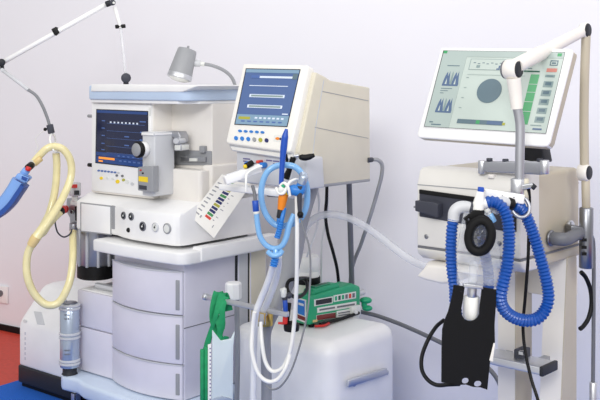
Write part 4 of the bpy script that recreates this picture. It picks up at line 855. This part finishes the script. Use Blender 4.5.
o = thing('corrugated_hose', 'blue corrugated hose hanging straight from a white elbow beside the mask', 'hose', W(453, 285, 2.53), 0)
b = MB(); b.corrugated([W(453.5, 219, 2.53), W(451.8, 230, 2.53), W(451, 250, 2.53), W(452, 270, 2.53), W(454.5, 287, 2.53), W(455.5, 305, 2.54), W(459.5, 327, 2.55), W(470, 338, 2.56), W(482, 328, 2.58), W(487.5, 305, 2.585), W(488.5, 275, 2.585), W(484.5, 252, 2.58), W(482, 235, 2.58), W(481, 222, 2.575)], RB * .93, 'hose_blue'); b.build('hose', o)
b = MB(); b.tube([W(453.3, 221, 2.53), W(454.5, 212, 2.53), W(459.5, 207.5, 2.53), W(466, 207, 2.53), W(471, 208.2, 2.53)], [.0155, .016, .0165, .016, .0145], 'light_grey', 18); b.build('elbow', o)
# white Y piece
o = thing('y_piece', 'white Y shaped connector with a blue cap above the black mask', 'connector', W(479, 212, 2.52), 0)
b = MB(); b.tube([W(480.5, 191.5, 2.52), W(479.8, 197, 2.52), W(479, 204, 2.52), W(478, 211, 2.515)], [.011, .0125, .0165, .014], 'silicone', 18); b.tube([W(479, 204, 2.52), W(486.5, 203, 2.527)], [.0145, .0150], 'silicone', 16, smooth=False); b.tube([W(479, 209, 2.52), W(473, 208.6, 2.528)], [.0135, .014], 'silicone', 16, smooth=False); b.build('joint', o)
b = MB(); b.bar(W(480.6, 192.3, 2.52), W(481, 187, 2.52), .015, .015, 'deep_blue', .002, up=(0, 1, 0)); b.build('cap', o)
b = MB(); b.cyl(W(474.5, 208.8, 2.526), W(470.5, 208.4, 2.531), .0165, 'slate', 18); b.build('collar', o)
b = MB(); b.cyl(W(485, 212, 2.53), W(488.5, 208, 2.53), .011, 'label_grey', 14); b.cyl(W(489.5, 214, 2.53), W(494, 222, 2.53), .009, 'sky_tube', 14); b.tube([W(484, 214, 2.53), W(488, 213, 2.53), W(491, 216, 2.53)], .007, 'label_grey', 10); b.build('side_port', o)
# mask
mk = thing('face_mask', 'round black face mask with clear centre hanging below the white Y connector', 'mask', W(480, 257, 2.47), 0)
mc = W(480, 236, 2.47); N = 28
mx = V3((math.cos(-.3), math.sin(-.3), 0)); mz = V3((.12, 0, 1)).normalized(); mn = mx.cross(mz)
rs = []
for i in range(N):
    a = 2 * PI * i / N; ca, sa = math.cos(a), math.sin(a)
    rim = mc + mx * (ca * .0285) + mz * (sa * .041)
    out = (mx * ca * 1.2 + mz * sa).normalized()
    rs.append([rim + out * (math.cos(2 * PI * j / 12) * .0128) + mn * (math.sin(2 * PI * j / 12) * .012) for j in range(12)])
b = MB(); b.rings(rs, 'rubber', closed=True); cu = b.build('cushion', mk)
b = MB(); rs = []
for k in range(6):
    f = 1 - k / 6.0; rs.append([mc + mx * (math.cos(2 * PI * i / N) * .025 * f) + mz * (math.sin(2 * PI * i / N) * .037 * f) - mn * (-.024 * (1 - f * f)) for i in range(N)])
b.rings(rs, 'smoke', caps=False); b.build('dome', mk)
b = MB(); b.slab(PL(W(475, 213, 2.485), (0.1, -1, 0)), [(466.5, 221.5), (463.8, 219), (470, 214), (474, 210.5), (481, 210.5), (483.5, 214), (489.5, 217.5), (494, 226), (490, 226), (484, 219.5), (474, 219.5), (470, 226), (467, 230)], .012, 'rubber', .003, holes=[ell(469.3, 219.6, 1.5, 1.3, 10)]); b.build('harness_ring', mk)
b = MB(); b.cyl(W(479.5, 216, 2.51), W(479.5, 210, 2.51), .013, 'black', 18); b.build('mask_port', mk)
b = MB()
for x, y, r in ((477, 230, .006), (481, 227, .004), (478.5, 235, .006), (482.5, 233, .004), (476, 238, .004), (480, 241, .003)): b.ball(W(x, y, 2.472), r * .6, 'grey')
b.build('valve_pieces', mk).name = 'inner_valve'
# clear bag behind the mask
o = thing('clear_test_bag', 'crumpled clear plastic bag hanging behind the black face mask', 'plastic bag', W(478, 285, 2.52), 0)
bm = bmesh.new(); nx, nz = 16, 18; grid = []
pl = PL(W(478, 250, 2.515), (.1, -1, 0))
for j in range(nz + 1):
    row = []
    for i in range(nx + 1):
        t = j / nz; s_ = i / nx
        x0, x1 = 464 - 7 * min(1, t * 2), 489 + 11 * min(1, t * 2)
        off = .012 * math.sin(s_ * 9 + t * 5) * math.sin(s_ * PI) + .01 * random.uniform(-.5, .5)
        row.append(bm.verts.new(pl.hit(x0 + (x1 - x0) * s_, 213 + 73 * t, off)))
    grid.append(row)
for j in range(nz):
    for i in range(nx): bm.faces.new((grid[j][i], grid[j][i + 1], grid[j + 1][i + 1], grid[j + 1][i]))
r = bmesh.ops.extrude_face_region(bm, geom=list(bm.faces)); bmesh.ops.translate(bm, verts=[g for g in r['geom'] if isinstance(g, bmesh.types.BMVert)], vec=(0, .008, 0))
b = MB(); b.take(bm, 'clear'); b.build('film', o, sharp=80)
# black test plate
tp_ = PL(W(468, 340, 2.48), (.12, -1, 0))
o = thing('test_plate', 'long black rubber test lung plate with a round notch and two holes', 'test lung', W(468, 388, 2.48), 0)
notch = [(464.8, 286.6), (463, 300), (461.3, 309)] + [(470.6 + 9.3 * math.cos(math.radians(a)), 311.5 + 9.8 * math.sin(math.radians(a))) for a in range(165, 14, -15)] + [(479.8, 309), (481, 299), (482.4, 287.2)]
out = [(454, 285), *notch, (496.3, 289.8), (496, 305), (494.6, 325), (495, 342), (492, 350), (490.5, 358), (487.3, 389.8), (480, 387.3), (473, 387), (466, 384.6), (458, 385), (450, 383), (441.8, 382.5), (442, 350), (442.6, 330), (445, 320), (448.5, 312), (451, 302), (453, 293)]
b = MB(); b.slab(tp_, out, .006, 'rubber', 0, holes=[ell(465.5, 381, 3.6, 3.2, 16), ell(478, 384, 3.9, 3.2, 16)]); b.build('plate', o, sharp=30)
b = MB(); b.slab(tp_, [(463.5, 283.5), (483, 286), (483.5, 289.5), (464, 287.5)], .012, 'steel', .002, off=.006); b.build('clip', o)
b = MB(); b.cyl(tp_.hit(472, 297, -.02), tp_.hit(472.5, 283.5, -.02), .0125, 'steel', 20); b.cyl(tp_.hit(472.5, 284, -.02), W(474, 262, 2.55), .012, 'clear', 16); b.build('spigot', o)
b = MB(); b.cyl(tp_.hit(471.5, 296, -.03), tp_.hit(471, 319, -.03), .0215, 'silicone', 22); b.build('socket', o)
b = MB(); b.slab(tp_, [(493.8, 343), (495.2, 343.5), (493, 362), (489.5, 360.5)], .012, 'cream', .001, off=.002); b.build('tag', o)
b = MB(); b.slab(tp_, ell(461.2, 291.5, .7, .7, 8), .002, 'dark_grey', 0, off=.001); b.build('rivet', o)

# ------------------------------------------------------------------ light, world, camera
def area(name, loc, target, size, energy, col=(1, 1, 1)):
    l = bpy.data.lights.new(name, 'AREA'); l.shape = 'RECTANGLE'; l.size, l.size_y = size; l.energy = energy; l.color = col
    o = bpy.data.objects.new(name, l); COL.objects.link(o); o.location = loc
    o.rotation_euler = (V3(target) - V3(loc)).to_track_quat('-Z', 'Y').to_euler(); return o
area('hall_lamp_front', (-1.3, -2.6, 3.9), (-.1, 4.2, .4), (3.0, 1.6), 200, (1, .985, .975))
area('fill_light_right', (2.4, -.6, 3.6), (-.1, 4.2, .7), (1.8, 1.2), 62, (1, .985, .97))  # unseen fill added to brighten the right-facing sides and the wall
area('hall_lamp_left', (-2.2, 1.2, 3.7), (-.4, 4.4, .8), (1.6, 1.2), 20, (1, .985, .97))
area('hall_lamp_rear', (-.2, 3.1, 3.9), (.3, 4.6, 1.6), (2.2, .6), 13, (1, .99, .98))
w = bpy.data.worlds.new('hall'); sc.world = w; w.use_nodes = True
w.node_tree.nodes['Background'].inputs['Color'].default_value = (1, .995, .995, 1); w.node_tree.nodes['Background'].inputs['Strength'].default_value = .62
cam = bpy.data.cameras.new('camera'); co = bpy.data.objects.new('camera', cam); COL.objects.link(co)
cam.sensor_width = 36; cam.lens = 36 * F / 600; cam.shift_x = (300 - HX) / 600; cam.shift_y = -(200 - HY) / 600
co.location = CAM; co.rotation_euler = (PI / 2, 0, 0); sc.camera = co
for stem, phrase in (('breathing_hose', 'yellow breathing hoses'), ('corrugated_hose', 'blue corrugated hoses'), ('thick_hose', 'thick white hoses at the grey stand'), ('white_hose', 'slim white hoses looping before the cart'), ('thin_line', 'thin white lines behind the bedside ventilator'), ('black_lead', 'black leads of the trolley ventilator')):
    for o in bpy.data.objects:
        if o.parent is None and o.name.split('.')[0] == stem: o['group'] = phrase
for o in bpy.data.objects:
    if '_i' in o: del o['_i']
vs = sc.view_settings; sc.display_settings.display_device = 'sRGB'
vs.view_transform = 'Standard'; vs.look = 'None'; vs.gamma = 1; vs.use_curve_mapping = False; vs.exposure = -0.06
sc.cycles.use_denoising = True
